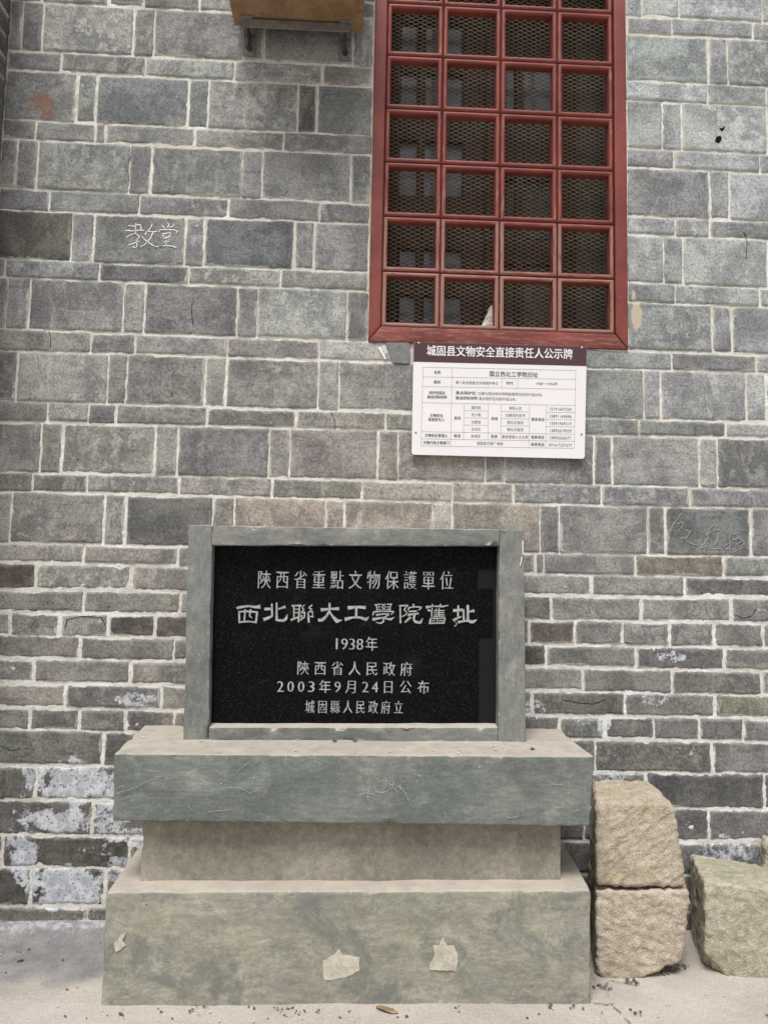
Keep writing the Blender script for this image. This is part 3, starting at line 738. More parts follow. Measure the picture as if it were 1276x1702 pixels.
cmesh("frame_rail", hexa([[[(-.4275, FY+.0004, 1.221), (-.4275, FY+.0004, 1.2805)], [(-.4275, FB, 1.221), (-.4275, FB, 1.2805)]],
                          [[(.456, FY+.0004, 1.237), (.456, FY+.0004, 1.289)], [(.456, FB, 1.237), (.456, FB, 1.289)]]], .003, .016, .003, 14, 3, 6, .006), MFRAMEH, mon, True)
cmesh("frame_rail", hexa([[[(-.414, FY+.0004, .634), (-.414, FY+.0004, .676)], [(-.414, FB, .634), (-.414, FB, .700)]],
                          [[(.456, FY+.0004, .637), (.456, FY+.0004, .686)], [(.456, FB, .637), (.456, FB, .712)]]], .003, .016, .003, 14, 3, 8, .006), MFRAMEH, mon, True)
PYL = FY+.042
px_ = np.linspace(-.432, .460, 150); pz_ = np.linspace(.678, 1.245, 100)
def pf(X, Z): return np.stack([X, 0*X+PYL, Z], -1).reshape(-1, 3)
V, Q = grid(px_, pz_, pf); Q = Q.reshape(-1, 4)
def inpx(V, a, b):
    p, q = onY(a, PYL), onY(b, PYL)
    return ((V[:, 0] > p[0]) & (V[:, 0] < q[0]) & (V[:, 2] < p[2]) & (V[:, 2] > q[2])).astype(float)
refl_mask = np.clip(inpx(V, (795, 1062), (835, 1210))+inpx(V, (795, 948), (835, 980))+inpx(V, (818, 975), (835, 1062)), 0, 1)  # reflected building painted as lighter rectangles along the right side
n0 = len(V); Vb = V+[0, .016, 0]
pl = mesh("granite_plaque", np.vstack([V, Vb]), np.vstack([Q, Q[:, ::-1]+n0]), MGRAN, mon, False, {'painted_reflection': np.concatenate([refl_mask, refl_mask])})

# lettering -----------------------------------------------------------------
_tc = {}
def glyphs(s, ax=0.0, az=0.0, res=2):
    """outline mesh of a string in em units; ax widens vertical strokes, az widens level ones"""
    key = (s, ax, az)
    if key in _tc: return _tc[key]
    cu = bpy.data.curves.new('lettering', 'FONT'); cu.body = s; cu.size = 1; cu.resolution_u = res
    o = bpy.data.objects.new('lettering', cu); COL.objects.link(o)
    me = bpy.data.meshes.new_from_object(o.evaluated_get(bpy.context.evaluated_depsgraph_get()))
    V = np.array([v.co[:] for v in me.vertices]).reshape(-1, 3); Fc = [tuple(p.vertices) for p in me.polygons]
    bpy.data.objects.remove(o); bpy.data.curves.remove(cu); bpy.data.meshes.remove(me)
    # merge doubles
    if len(V):
        key_ = np.round(V[:, :2]*4000).astype(np.int64); _, first, inv = np.unique(key_, axis=0, return_index=True, return_inverse=True)
        inv = inv.ravel(); V = V[first]; Fc = [tuple(inv[i] for i in f) for f in Fc]; Fc = [f for f in Fc if len(set(f)) == len(f)]
    if (ax or az) and len(V):
        cnt = {}
        for f in Fc:
            sgn = sum(V[f[i], 0]*V[f[(i+1) % len(f)], 1]-V[f[(i+1) % len(f)], 0]*V[f[i], 1] for i in range(len(f)))
            g = f if sgn > 0 else f[::-1]
            for i in range(len(g)): cnt[(g[i], g[(i+1) % len(g)])] = 1
        N = np.zeros((len(V), 2))
        for (a, b) in cnt:
            if (b, a) not in cnt:
                d = V[b, :2]-V[a, :2]; l = np.hypot(*d)
                if l > 1e-6:
                    n = np.array([d[1], -d[0]])/l; N[a] += n; N[b] += n
        l = np.maximum(np.hypot(N[:, 0], N[:, 1]), 1e-6)[:, None]; N = N/l*np.minimum(l, 1)
        V = V.copy(); V[:, 0] += ax*N[:, 0]; V[:, 1] += az*N[:, 1]
    _tc[key] = (V, Fc); return _tc[key]
def lay(items, Y, name, mat, parent, rot=0.0, lift=.0004, ax=0.0, az=0.0):
    """items: (text, centre px, height px, width px or None, scale mode) on the plane y=Y"""
    Vs, Fs, k_ = [], [], 0
    for it in items:
        s, c, hp, wp = it[:4]
        V, Fc = glyphs(s, ax, az)
        c0 = onY(c, Y); sc = np.linalg.norm(onY((c[0], c[1]+.5), Y)-onY((c[0], c[1]-.5), Y))
        x0, x1 = V[:, 0].min(), V[:, 0].max()
        single = len(s) == 1; cjk = ord(s[0]) > 0x2e80 or not single
        zmid = .38 if ord(s[0]) > 0x2e80 else .36
        em = hp*sc/(.92 if ord(s[0]) > 0x2e80 else .72)
        if len(it) > 4: em = it[4]*sc
        sx = em if wp is None else wp*sc/max(x1-x0, .25)
        if single and wp is not None and ord(s[0]) > 0x2e80: sx = wp*sc/.92; xm = .5
        else: xm = (x0+x1)/2
        u = (V[:, 0]-xm)*sx; v = (V[:, 1]-zmid)*em
        ca, sa = math.cos(rot), math.sin(rot)
        P = np.stack([c0[0]+ca*u-sa*v, np.full(len(V), Y-lift), c0[2]+sa*u+ca*v], 1)
        Vs.append(P); Fs += [tuple(i+k_ for i in f) for f in Fc]; k_ += len(V)
    return mesh(name, np.vstack(Vs), Fs, mat, parent)
def spread(s, x0, x1, y0, y1, hp, wp):
    n = len(s); return [(ch, (x0+(x1-x0)*i/(n-1), y0+(y1-y0)*i/(n-1)), hp, wp) for i, ch in enumerate(s)]
SONG = dict(ax=.008, az=-.022)
R0 = math.atan2(1.237-1.221, .9)*.35
lay(spread("陝西省重點文物保護單位", 439, 742, 963, 964.5, 31, 21.5), PYL, "inscription", MLET, pl, 0, **SONG)
def brush(pts, wd, i):
    """one cut stroke of changing width; points and widths in tracing units"""
    P = np.array(pts, float); wd = np.array(wd if hasattr(wd, '__len__') else [wd]*len(P), float)
    t = np.concatenate([[0], np.cumsum(np.linalg.norm(np.diff(P, axis=0), axis=1))]); n = max(3, int(t[-1]/9)); tq = np.linspace(0, t[-1], n)
    q = np.stack([np.interp(tq, t, P[:, k]) for k in (0, 1)], 1); w_ = np.interp(tq, t, wd)
    for _ in range(2): q[1:-1] = (q[:-2]+2*q[1:-1]+q[2:])/4
    d = np.gradient(q, axis=0); d /= np.maximum(np.linalg.norm(d, axis=1, keepdims=True), 1e-6); nn = np.stack([-d[:, 1], d[:, 0]], 1)
    w_ = w_*(1+.10*vn(np.stack([q[:, 0]/22, q[:, 1]/22, 0*w_+i], 1)))
    e = np.vstack([q+nn*w_[:, None]/2, q-nn*w_[:, None]/2])
    return e, np.array([(k, k+1, n+k+1, n+k) for k in range(n-1)])
TITLE = {388: [([(50,135),(110,118),(230,103),(340,120),(408,112)],[38,42,28,38,58]),([(75,190),(225,184),(372,196)],26),([(87,190),(90,362)],28),([(360,195),(340,360)],30),([(82,348),(220,335),(352,350)],24),
  ([(180,150),(165,325)],22),([(262,150),(245,255),(288,284)],[22,22,10]), ([(582,66),(586,255)],[24,30]),([(468,150),(580,145)],[44,34]),([(455,308),(520,285),(592,252)],[50,40,28]),
  ([(655,50),(655,320)],[22,36]),([(788,112),(680,150)],[44,20]),([(642,312),(750,325),(795,300),(816,232)],[32,40,42,10]),
  ([(880,100),(1030,94)],24),([(915,100),(917,290)],19),([(1002,95),(985,348)],[22,28]),([(915,150),(1000,150)],14),([(915,203),(1000,203)],14),([(868,316),(930,290),(1000,262)],[34,24,20]),
  ([(1077,82),(1035,130),(1072,150),(1022,205),(1088,196)],17),([(1195,86),(1135,130),(1192,150),(1140,192),(1206,186)],17),([(1078,195),(1075,270),(1008,322)],[22,26,18]),([(1132,195),(1142,354)],[20,32]),
  ([(1030,235),(1032,285)],18),([(1130,256),(1212,268)],[14,24]),([(1197,196),(1200,268)],15)],
 524: [([(82,162),(220,145),(358,143)],[54,26,48]),([(216,56),(216,170),(172,250),(110,312),(42,318)],[28,32,36,46,46]),([(216,190),(270,270),(330,332),(404,314)],[20,42,56,8]),
  ([(490,132),(620,115),(762,125)],[58,32,50]),([(622,120),(615,280)],32),([(445,305),(560,275),(680,275),(768,308),(814,258)],[56,30,34,48,4]),
  ([(898,84),(992,76)],17),([(922,84),(935,172)],16),([(930,120),(986,115)],13),([(930,155),(986,152)],13),([(1008,68),(1062,110)],13),([(1062,68),(1008,110)],13),([(1004,115),(1066,162)],13),([(1066,116),(1004,164)],13),
  ([(1076,76),(1160,74)],16),([(1142,78),(1125,175)],16),([(1080,115),(1130,118)],13),([(1080,150),(1126,155)],13),([(872,245),(880,192),(1020,180),(1188,186),(1142,240)],[18,22,17,24,10]),
  ([(920,240),(1030,220),(1118,228)],[30,20,20]),([(1114,232),(1035,276)],[22,16]),([(1030,265),(1030,340),(985,366),(915,346)],[22,28,24,8]),([(866,305),(1010,280),(1140,305),(1198,268)],[48,22,36,5])],
 658: [([(62,88),(66,362)],[22,26]),([(44,98),(184,94)],20),([(172,95),(120,160)],17),([(118,160),(162,190),(150,232),(88,264)],17),([(262,72),(266,112)],[30,20]),([(178,168),(198,126),(290,115),(386,120),(340,168)],[14,22,18,24,12]),
  ([(188,185),(314,180)],22),([(172,238),(344,214)],[34,22]),([(222,268),(132,352)],[40,24]),([(282,235),(264,300),(290,340),(368,356),(404,286)],[28,30,36,44,6]),
  ([(450,122),(560,104),(700,110),(792,92)],[42,20,28,14]),([(548,70),(550,110)],18),([(672,70),(670,110)],18),([(478,162),(535,178)],[34,22]),([(546,130),(534,264)],[18,20]),([(650,140),(650,250)],18),
  ([(570,175),(732,170)],15),([(570,204),(732,201)],12),([(572,230),(732,228)],11),([(560,258),(738,254)],17),([(618,142),(584,176)],14),([(512,290),(748,284)],17),([(522,290),(502,366)],19),([(738,290),(726,360)],19),
  ([(515,328),(592,322)],14),([(642,325),(730,322)],14),([(624,290),(620,348)],15),([(496,364),(732,358)],22),
  ([(862,172),(930,166),(1002,158)],[48,34,44]),([(940,92),(935,262)],[24,28]),([(862,322),(920,290),(988,260)],[44,32,18]),([(1018,148),(1022,312)],28),([(1084,86),(1086,312)],[36,38]),([(1090,192),(1184,172)],[26,44]),
  ([(932,348),(1060,324),(1160,345),(1224,306)],[34,28,48,6]),([(890,345),(925,375),(880,412)],[6,12,16])]}
_V, _Q, _k, _i = [], [], 0, 0
for ox, sts in TITLE.items():
    for pts, wd in sts:
        e, q = brush(pts, wd, _i); _i += 1
        V = np.array([onY((ox+x/9.114, 996+y/9.114), PYL) for x, y in e]); V[:, 1] -= .0003+.00002*_i
        if np.cross(V[q[0, 1]]-V[q[0, 0]], V[q[0, 2]]-V[q[0, 0]])[1] > 0: q = q[:, ::-1]
        _V.append(V); _Q.append(q+_k); _k += len(V)
mesh("inscription", np.vstack(_V), np.vstack(_Q), MTITLE, pl)
lay([("1938", (581, 1070), 20, 46), ("年", (617.5, 1070), 24, 20)], PYL, "inscription", MLET, pl, 0, **SONG)
lay(spread("陝西省人民政府", 503.5, 675, 1110, 1112, 23.5, 20), PYL, "inscription", MLET, pl, 0, **SONG)
d5 = [(466, '2'), (483, '0'), (500.5, '0'), (517.5, '3'), (540, '年'), (561, '9'), (584, '月'), (607, '2'), (623, '4'), (645, '日'), (674, '公'), (703.5, '布')]
lay([(c, (x, 1140.5+(x-466)*.006), 19 if c.isdigit() else 22.5, 11 if c.isdigit() else 19.5) for x, c in d5], PYL, "inscription", MLET, pl, 0, **SONG)
lay(spread("城固縣人民政府立", 515, 662, 1174.5, 1175.5, 22, 15.5), PYL, "inscription", MLET, pl, 0, **SONG)
# scratches and writing on the slab, peeled places on the base
sy = SY-.0035
S3 = [[(560, 215), (600, 213), (600, 175), (598, 215), (580, 265)], [(600, 240), (640, 300)], [(645, 255), (668, 215), (665, 290)], [(670, 240), (720, 310), (760, 390)],
      [(385, 245), (400, 232), (412, 290), (465, 300)], [(460, 190), (470, 165), (530, 170), (510, 260)], [(470, 300), (530, 290), (565, 250)],
      [(255, 320), (330, 310), (380, 320)], [(285, 350), (330, 330), (320, 385)], [(260, 270), (340, 275), (335, 300), (275, 300)]]
mesh("scratched_writing", *join([stroke(zpx(s, 560, 1270, 6.38, sy), .0019, .0002, seed=i) for i, s in enumerate(S3)]), MCHALK2, mon)
S4 = [[(190, 590), (300, 555), (395, 505), (520, 460)], [(220, 630), (275, 612)], [(395, 428), (490, 436)], [(190, 550), (240, 532)], [(970, 545), (1060, 550), (1130, 590), (1220, 545)], [(1030, 440), (1125, 370)],
      [(690, 670), (715, 710)], [(830, 720), (1010, 700)]]
for i, s in enumerate(S4): mesh("scratch_mark", *stroke(zpx(s, 150, 1180, 4.253, sy), .001, .0002, seed=i+40), MCHALK2, mon)
S5 = [[(650, 660), (735, 655)], [(768, 640), (775, 740)], [(655, 860), (720, 860)], [(650, 790), (650, 815)], [(820, 890), (865, 885)], [(230, 955), (320, 945)]]
for i, s in enumerate(S5): mesh("scratch_mark", *stroke(zpx(s, 800, 1180, 5.32, sy), .0014, .0002, seed=i+60), MCHALK2, mon)
V, Q = join([stroke([onY(p, FY-.0025) for p in L], wd, seed=3) for L, wd in (([(868.5, 898), (868.5, 922)], .005), ([(867, 925), (864, 940)], .005))])
mesh("paint_drip", V, Q, MCHALK, mon)
by = BY-.0035
V, Fc = slabpoly(zpx([(290, 205), (330, 185), (348, 165), (360, 185), (420, 193), (420, 240), (370, 265), (300, 275), (290, 262)], 400, 1500, 2.127, by), .0007, .0018); mesh("peeled_patch", V, Fc, MPLAS, mon)
V, Fc = slabpoly(zpx([(668, 238), (665, 215), (683, 195), (680, 150), (700, 150), (715, 120), (728, 150), (755, 152), (768, 190), (762, 242)], 400, 1500, 2.127, by), .0007, .0018); mesh("peeled_patch", V, Fc, MPLAS, mon)
V, Fc = slabpoly(zpx([(605, 215), (640, 175), (672, 158), (650, 200), (668, 225), (640, 250), (615, 262)], 0, 1500, 3.19, by), .001, .001); mesh("peeled_patch", V, Fc, MPLAS, mon)

# ------------------------------------------------------------------ window
win = thing("lattice_window", "red wooden lattice window with rusty wire mesh behind its bars, set in the wall", "window")
GX = [.0817, .2833, .4908, .6946, .8972]
GZ = [1.994+.1982*i for i in range(9)]
FYW = .004                                   # face of the frame, a few millimetres inside the wall face
prof = [(.0, .007), (.0013, .002), (.0035, -.0025), (.008, -.0042), (.013, -.0036), (.0163, -.0008), (.0178, .004), (.0178, .026)]
def strip(a, b, ia, ib, wear):
    """moulded strip from corner a to b (outer line) with inner corners ia, ib, mitred"""
    n = max(2, int(abs(np.linalg.norm(np.array(b)-a))/.02)); V = []; A = []
    for i in range(n+1):
        t = i/n
        for q, (off, y) in enumerate(prof):
            s = off/.0178
            o = (1-t)*np.array(a)+t*np.array(b); c = (1-t)*np.array(ia)+t*np.array(ib); p = o+(c-o)*s
            V.append((p[0], FYW+y, p[1])); A.append(wear*(1.1 if 2 <= q <= 4 else .55))
    m = len(prof); Q = []
    for i in range(n):
        for q in range(m-1): Q.append((i*m+q, (i+1)*m+q, (i+1)*m+q+1, i*m+q+1))
    return np.array(V), np.array(Q), np.array(A)
hb = .0178
vb = {i: [] for i in range(5)}; hbz = {j: [] for j in range(9)}
for i in range(4):
    for j in range(8):
        x0, x1, z0, z1 = GX[i], GX[i+1], GZ[j], GZ[j+1]
        o = [(x0, z0), (x1, z0), (x1, z1), (x0, z1)]; n = [(x0+hb, z0+hb), (x1-hb, z0+hb), (x1-hb, z1-hb), (x0+hb, z1-hb)]
        wr = .38+.55*sstep(2.5, 1.95, np.array(z0))
        vb[i].append(strip(o[0], o[3], n[0], n[3], wr+.15)); vb[i+1].append(strip(o[2], o[1], n[2], n[1], wr+.12))
        hbz[j].append(strip(o[1], o[0], n[1], n[0], wr)); hbz[j+1].append(strip(o[3], o[2], n[3], n[2], wr*.8))
def bar(name, lst, mat, extra=None):
    parts = [(v, q) for v, q, a in lst]; aa = [a for v, q, a in lst]
    if extra: parts += [(v, q) for v, q, a in extra]; aa += [a for v, q, a in extra]
    V, Q = join(parts); o = mesh(name, V, Q, mat, win, False, {'wear': np.concatenate(aa)})
    return o
def member(P, wear):
    V, Q = hexa(P, .004, .02, .0012, 12, 3); return V, Q, np.full(len(V), wear)
yf, ybk = FYW-.010, .10
E0, E1, EB, ET = WX0, WX1, WZ0-.002, WZ1
def fr(pts): # quad (x,z)x4 : bl, br, tr, tl
    bl, br, tr, tl = pts
    return [[[(bl[0], yf, bl[1]), (tl[0], yf, tl[1])], [(bl[0], ybk, bl[1]), (tl[0], ybk, tl[1])]], [[(br[0], yf, br[1]), (tr[0], yf, tr[1])], [(br[0], ybk, br[1]), (tr[0], ybk, tr[1])]]]
gl = .0008
bar("frame_stile", vb[0], MRV, [member(fr([(E0, EB+gl), (GX[0]-.001, GZ[0]+gl), (GX[0]-.001, GZ[8]), (E0, ET)]), .22)])
bar("frame_stile", vb[4], MRV, [member(fr([(GX[4]+.001, GZ[0]+gl), (E1, EB+gl), (E1, ET), (GX[4]+.001, GZ[8])]), .28)])
bar("frame_rail", hbz[0], MRH, [member(fr([(E0, EB-gl), (E1, EB-gl), (GX[4], GZ[0]-.001), (GX[0], GZ[0]-.001)]), .62)])
bar("frame_rail", hbz[8], MRH, [member(fr([(GX[0], GZ[8]+.001), (GX[4], GZ[8]+.001), (E1, ET), (E0, ET)]), .2)])
for i in (1, 2, 3): bar("vertical_bar", vb[i], MRV)
for j in range(1, 8): bar("horizontal_bar", hbz[j], MRH)
# expanded metal mesh: crossing flattened strands, gently buckled
mx0, mx1, mz0, mz1, MY = GX[0]-.01, GX[4]+.01, GZ[0]-.01, GZ[8]+.01, .072
pw, ph = .0335, .0158; th = .0006
Vs, Qs = [], []; kk = 0
sl_ = ph/pw
for sg in (1, -1):
    c = mz0-(mx1-mx0)*sl_
    while c < mz1+(mx1-mx0)*sl_:
        # line z = c + sg*sl*(x-mx0)
        xs = np.linspace(mx0, mx1, 60); zs = c+sg*sl_*(xs-mx0)
        ok = (zs > mz0) & (zs < mz1)
        if ok.sum() > 2:
            x = xs[ok]; z = zs[ok]
            P = np.stack([x, 0*x, z], 1)
            x = x+.0035*vn(P*9+2)+.0008*vn(P*70); z = z+.003*vn(P*9+12)+.0008*vn(P*70+5)
            y = MY+.007*fbm(P*6, 2)+sg*.0006
            nrm = np.array([-sg*sl_, 1])/math.hypot(sl_, 1)
            ring = []
            for a, b in ((-th, -th), (th, -th), (th, th), (-th, th)):
                ring.append(np.stack([x+nrm[0]*a, y+b*.8, z+nrm[1]*a], 1))
            n = len(x); R = np.stack(ring, 1).reshape(-1, 3)
            q = [(i*4+e, i*4+(e+1) % 4, (i+1)*4+(e+1) % 4, (i+1)*4+e) for i in range(n-1) for e in range(4)]
            Vs.append(R); Qs.append(np.array(q)+kk); kk += len(R)
        c += ph
mesh("wire_mesh", np.vstack(Vs), np.vstack(Qs), MMESH, win)
# inner casement behind the mesh
IY = .24
def ipx(x0, y0, x1, y1, Y):
    p, q = onY((x0, y0), Y), onY((x1, y1), Y); return p[0], q[0], q[2], p[2]
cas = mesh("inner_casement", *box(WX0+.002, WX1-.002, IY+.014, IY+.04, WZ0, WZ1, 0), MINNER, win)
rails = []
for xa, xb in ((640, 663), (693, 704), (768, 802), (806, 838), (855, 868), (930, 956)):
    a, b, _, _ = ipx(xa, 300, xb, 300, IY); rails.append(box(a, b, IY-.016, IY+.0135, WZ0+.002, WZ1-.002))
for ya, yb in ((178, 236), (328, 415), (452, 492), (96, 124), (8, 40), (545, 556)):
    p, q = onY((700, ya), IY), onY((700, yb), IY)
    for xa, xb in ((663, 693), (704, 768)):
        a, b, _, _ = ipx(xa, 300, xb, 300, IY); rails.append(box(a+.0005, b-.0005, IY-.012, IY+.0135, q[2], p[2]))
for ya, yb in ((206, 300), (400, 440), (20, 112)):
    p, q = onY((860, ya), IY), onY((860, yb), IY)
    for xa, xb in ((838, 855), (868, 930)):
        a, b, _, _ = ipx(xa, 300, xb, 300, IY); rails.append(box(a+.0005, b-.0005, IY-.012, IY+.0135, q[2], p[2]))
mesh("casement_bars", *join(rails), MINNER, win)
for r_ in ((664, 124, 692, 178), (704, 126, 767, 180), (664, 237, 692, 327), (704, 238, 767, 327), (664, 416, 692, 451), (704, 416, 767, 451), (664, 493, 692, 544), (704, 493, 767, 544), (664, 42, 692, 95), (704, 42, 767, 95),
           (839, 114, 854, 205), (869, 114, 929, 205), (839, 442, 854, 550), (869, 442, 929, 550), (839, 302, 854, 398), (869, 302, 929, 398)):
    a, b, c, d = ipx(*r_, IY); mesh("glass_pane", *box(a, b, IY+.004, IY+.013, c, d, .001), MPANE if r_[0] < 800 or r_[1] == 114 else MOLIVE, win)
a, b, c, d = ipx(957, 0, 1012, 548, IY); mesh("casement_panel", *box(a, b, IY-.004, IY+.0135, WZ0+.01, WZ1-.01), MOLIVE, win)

# crumpled cloth caught behind the bars
cl_c = onY((812, 527), .052)
V, Q = rbox((.06, .03, .09), .012, .0035); V = V-[.03, .015, .045]
tz = (V[:, 2]+.045)/.09; V[:, 0] = V[:, 0]*(1-.72*tz)+.016*tz
N = vnormals(V, Q); V = V+N*(.006*fbm(V*60+3, 3)+.004*np.abs(vn(V*np.array([40, 40, 150]))))[:, None]
V[:, 1] *= .55
tag(mesh("crumpled_cloth", V+[cl_c[0], .054, GZ[0]+hb+.045], Q, MCLOTH, None, True), "pale crumpled cloth wedged behind the bars at the foot of the red window", "cloth")

# ------------------------------------------------------------------ notice panel
SGY = -.022
sign = thing("notice_sign", "white notice sign with a maroon heading and a printed table, under the red window", "sign")
TL, TR, BR, BL = (onY(p, SGY) for p in ((687.3, 568.6), (974.8, 576), (971, 762.5), (684, 755.5)))
def sgp(u, v, dy=0):
    p = (1-u)*(1-v)*TL+u*(1-v)*TR+u*v*BR+(1-u)*v*BL; return np.array([p[0], SGY+dy, p[2]])
def plate(u0, v0, u1, v1, r, y0, y1, corners=(1, 1, 1, 1)):
    W_, H_ = .596, .39; pts = []
    for (cu, cv, a0, on) in ((u0*W_+r, v0*H_+r, 180, corners[0]), (u1*W_-r, v0*H_+r, 270, corners[1]), (u1*W_-r, v1*H_-r, 0, corners[2]), (u0*W_+r, v1*H_-r, 90, corners[3])):
        for k_ in range(6):
            a = math.radians(a0+k_*18)
            if on: pts.append((cu+r*math.cos(a), cv+r*math.sin(a)))
            else:
                sx_ = -1 if a0 in (180, 90) else 1; sy_ = -1 if a0 in (180, 270) else 1
                pts.append((cu+sx_*r, cv+sy_*r)); break
    fr_ = np.array([sgp(x/W_, y/H_, y0) for x, y in pts]); bk = fr_.copy(); bk[:, 1] = SGY+y1; n = len(pts)
    V = np.vstack([fr_, bk]); Fc = [tuple(range(n))[::-1]]+[tuple(n+i for i in range(n))]+[(i, (i+1) % n, n+(i+1) % n, n+i) for i in range(n)]
    return V, Fc
panel = mesh("panel", *plate(0, 0, 1, 1, .009, 0, .0045), MWHITE, sign)
mesh("header_band", *plate(0.0008, 0.001, .9992, .176, .009, -.0006, .0005, (1, 1, 0, 0)), MMAROON, panel)
RS = math.atan2(TR[2]-TL[2], TR[0]-TL[0])
def sz(x, y): return (680+x/4.253, 560+y/4.253)
YS = SGY-.0004
lay([("城固县文物安全直接责任人公示牌", sz(640, 108), 70/4.253, 1015/4.253, 78/4.253)], SGY-.0008, "title_text", MWLET, panel, RS, ax=.02, az=.016)
T = []                                       # table rules in zoom coordinates (x0,y0,x1,y1)
def hl(x0, y0, x1, y1): T.append(((x0, y0), (x1, y1)))
xs_ = lambda y: None
hl(97, 214, 1175, 237); hl(95, 282, 1173, 300); hl(93, 350, 1172, 370); hl(91, 465, 1170, 484); hl(86, 670, 1167, 688); hl(85, 720, 1166, 738); hl(83, 770, 1165, 788)
hl(97, 214, 83, 770); hl(303, 219, 291, 774); hl(1175, 237, 1165, 788); hl(654, 291, 652, 357); hl(767, 293, 764, 361)
hl(387, 471, 382, 725); hl(558, 474, 555, 728); hl(649, 476, 645, 730); hl(850, 480, 844, 784); hl(968, 482, 962, 786)
for k_ in range(1, 4):
    y = 471+k_*50.5; hl(386, y, 556, y+2.5); hl(648, y+5, 848, y+8); hl(966, y+11, 1168, y+14)
parts = []
for a, b in T:
    p, q = onY(sz(*a), YS), onY(sz(*b), YS); d = (q-p)/np.linalg.norm(q-p); n = np.array([-d[2], 0, d[0]])*.00042
    V = np.array([p+n, q+n, q-n, p-n]); parts.append((V+[0, -.0002, 0], np.array([(3, 2, 1, 0)])))
mesh("table_rules", *join(parts), MINK2, panel)
lt = []; bt = []
def tx(l, s, x, y, wpx, hpx): l.append((s, sz(x, y), 0, wpx/4.253, hpx/4.253))
tx(bt, "国立西北工学院旧址", 738, 264, 338, 40)
tx(bt, "名称", 198, 250, 46, 25); tx(bt, "级别", 196, 318, 46, 25); tx(bt, "时代", 709, 327, 46, 25)
tx(bt, "保护范围及", 196, 395, 114, 25); tx(bt, "建设控制地带", 196, 425, 138, 25); tx(bt, "重点保护区：", 404, 396, 150, 25); tx(bt, "建设控制地带：", 408, 432, 160, 25)
tx(bt, "文物安全", 192, 555, 92, 25); tx(bt, "直接责任人", 191, 584, 114, 25)
tx(bt, "姓名", 340, 573, 46, 25); tx(bt, "职务", 602, 578, 46, 25); tx(bt, "联系电话", 908, 583, 92, 25)
tx(bt, "文物安全管理人", 190, 697, 160, 25); tx(bt, "姓名", 338, 699, 46, 25); tx(bt, "职务", 600, 704, 46, 25); tx(bt, "联系电话", 906, 709, 92, 25)
tx(bt, "文物行政主管部门", 190, 748, 184, 25); tx(bt, "联系电话", 906, 760, 92, 25)
tx(lt, "第八批全国重点文物保护单位", 478, 325, 296, 25); tx(lt, "1938～1946年", 970, 331, 150, 26)
tx(lt, "主教公馆与修女院两座建筑四边向外延30米。", 715, 404, 450, 25); tx(lt, "重点保护区四面外延50米。", 625, 438, 262, 25)
for i, s in enumerate(("龚利刚", "刘少荣", "左静波", "左永红")): tx(lt, s, 471, 500+i*50.5, 66, 25)
for i, s in enumerate(("神职人员", "古路坝村支书", "群众文保员", "群众文保员")): tx(lt, s, 748, 504+i*50.5, (88, 138, 114, 114)[i], 25)
for i, s in enumerate(("15191647320", "15891169696", "15991969319", "13892619029", "13892626677", "0916-7237677")): tx(lt, s, 1068-(2 if i > 3 else 0), 510+i*50.8, (152, 152, 152, 152, 152, 164)[i], 30)
tx(lt, "余海军", 468, 702, 66, 25); tx(lt, "董家营镇人大主席", 746, 707, 184, 25); tx(lt, "城固县文物广电局", 568, 753, 184, 25)
for it in bt: lay([it], YS, "table_text", MINK, panel, RS, lift=.0003, ax=.018, az=.012)
for it in lt: lay([it], YS, "table_text", MINK2, panel, RS, lift=.0003, ax=.004, az=.004)
for sx_, sy_ in ((67, 42), (1218, 75), (46, 676), (1216, 688)):
    p = onY(sz(sx_, sy_), SGY); ang = np.linspace(0, 2*math.pi, 13)[:-1]
    r1 = np.stack([p[0]+.0032*np.cos(ang), 0*ang+SGY-.0005, p[2]+.0032*np.sin(ang)], 1); r2 = np.stack([p[0]+.0022*np.cos(ang), 0*ang+SGY-.0024, p[2]+.0022*np.sin(ang)], 1)
    Fc = [(i, (i+1) % 12, 12+(i+1) % 12, 12+i) for i in range(12)]+[tuple(range(12, 24))]
    mesh("screw", np.vstack([r1, r2]), Fc, MWLET if sy_ < 100 else MSTEEL, sign)
p = onY(sz(630, 420), SGY)
for xb in (TL[0]+.05, TR[0]-.09): mesh("fixing_batten", *box(xb, xb+.04, SGY+.005, -.001, BR[2]+.04, TL[2]-.06), MSTEEL, sign)

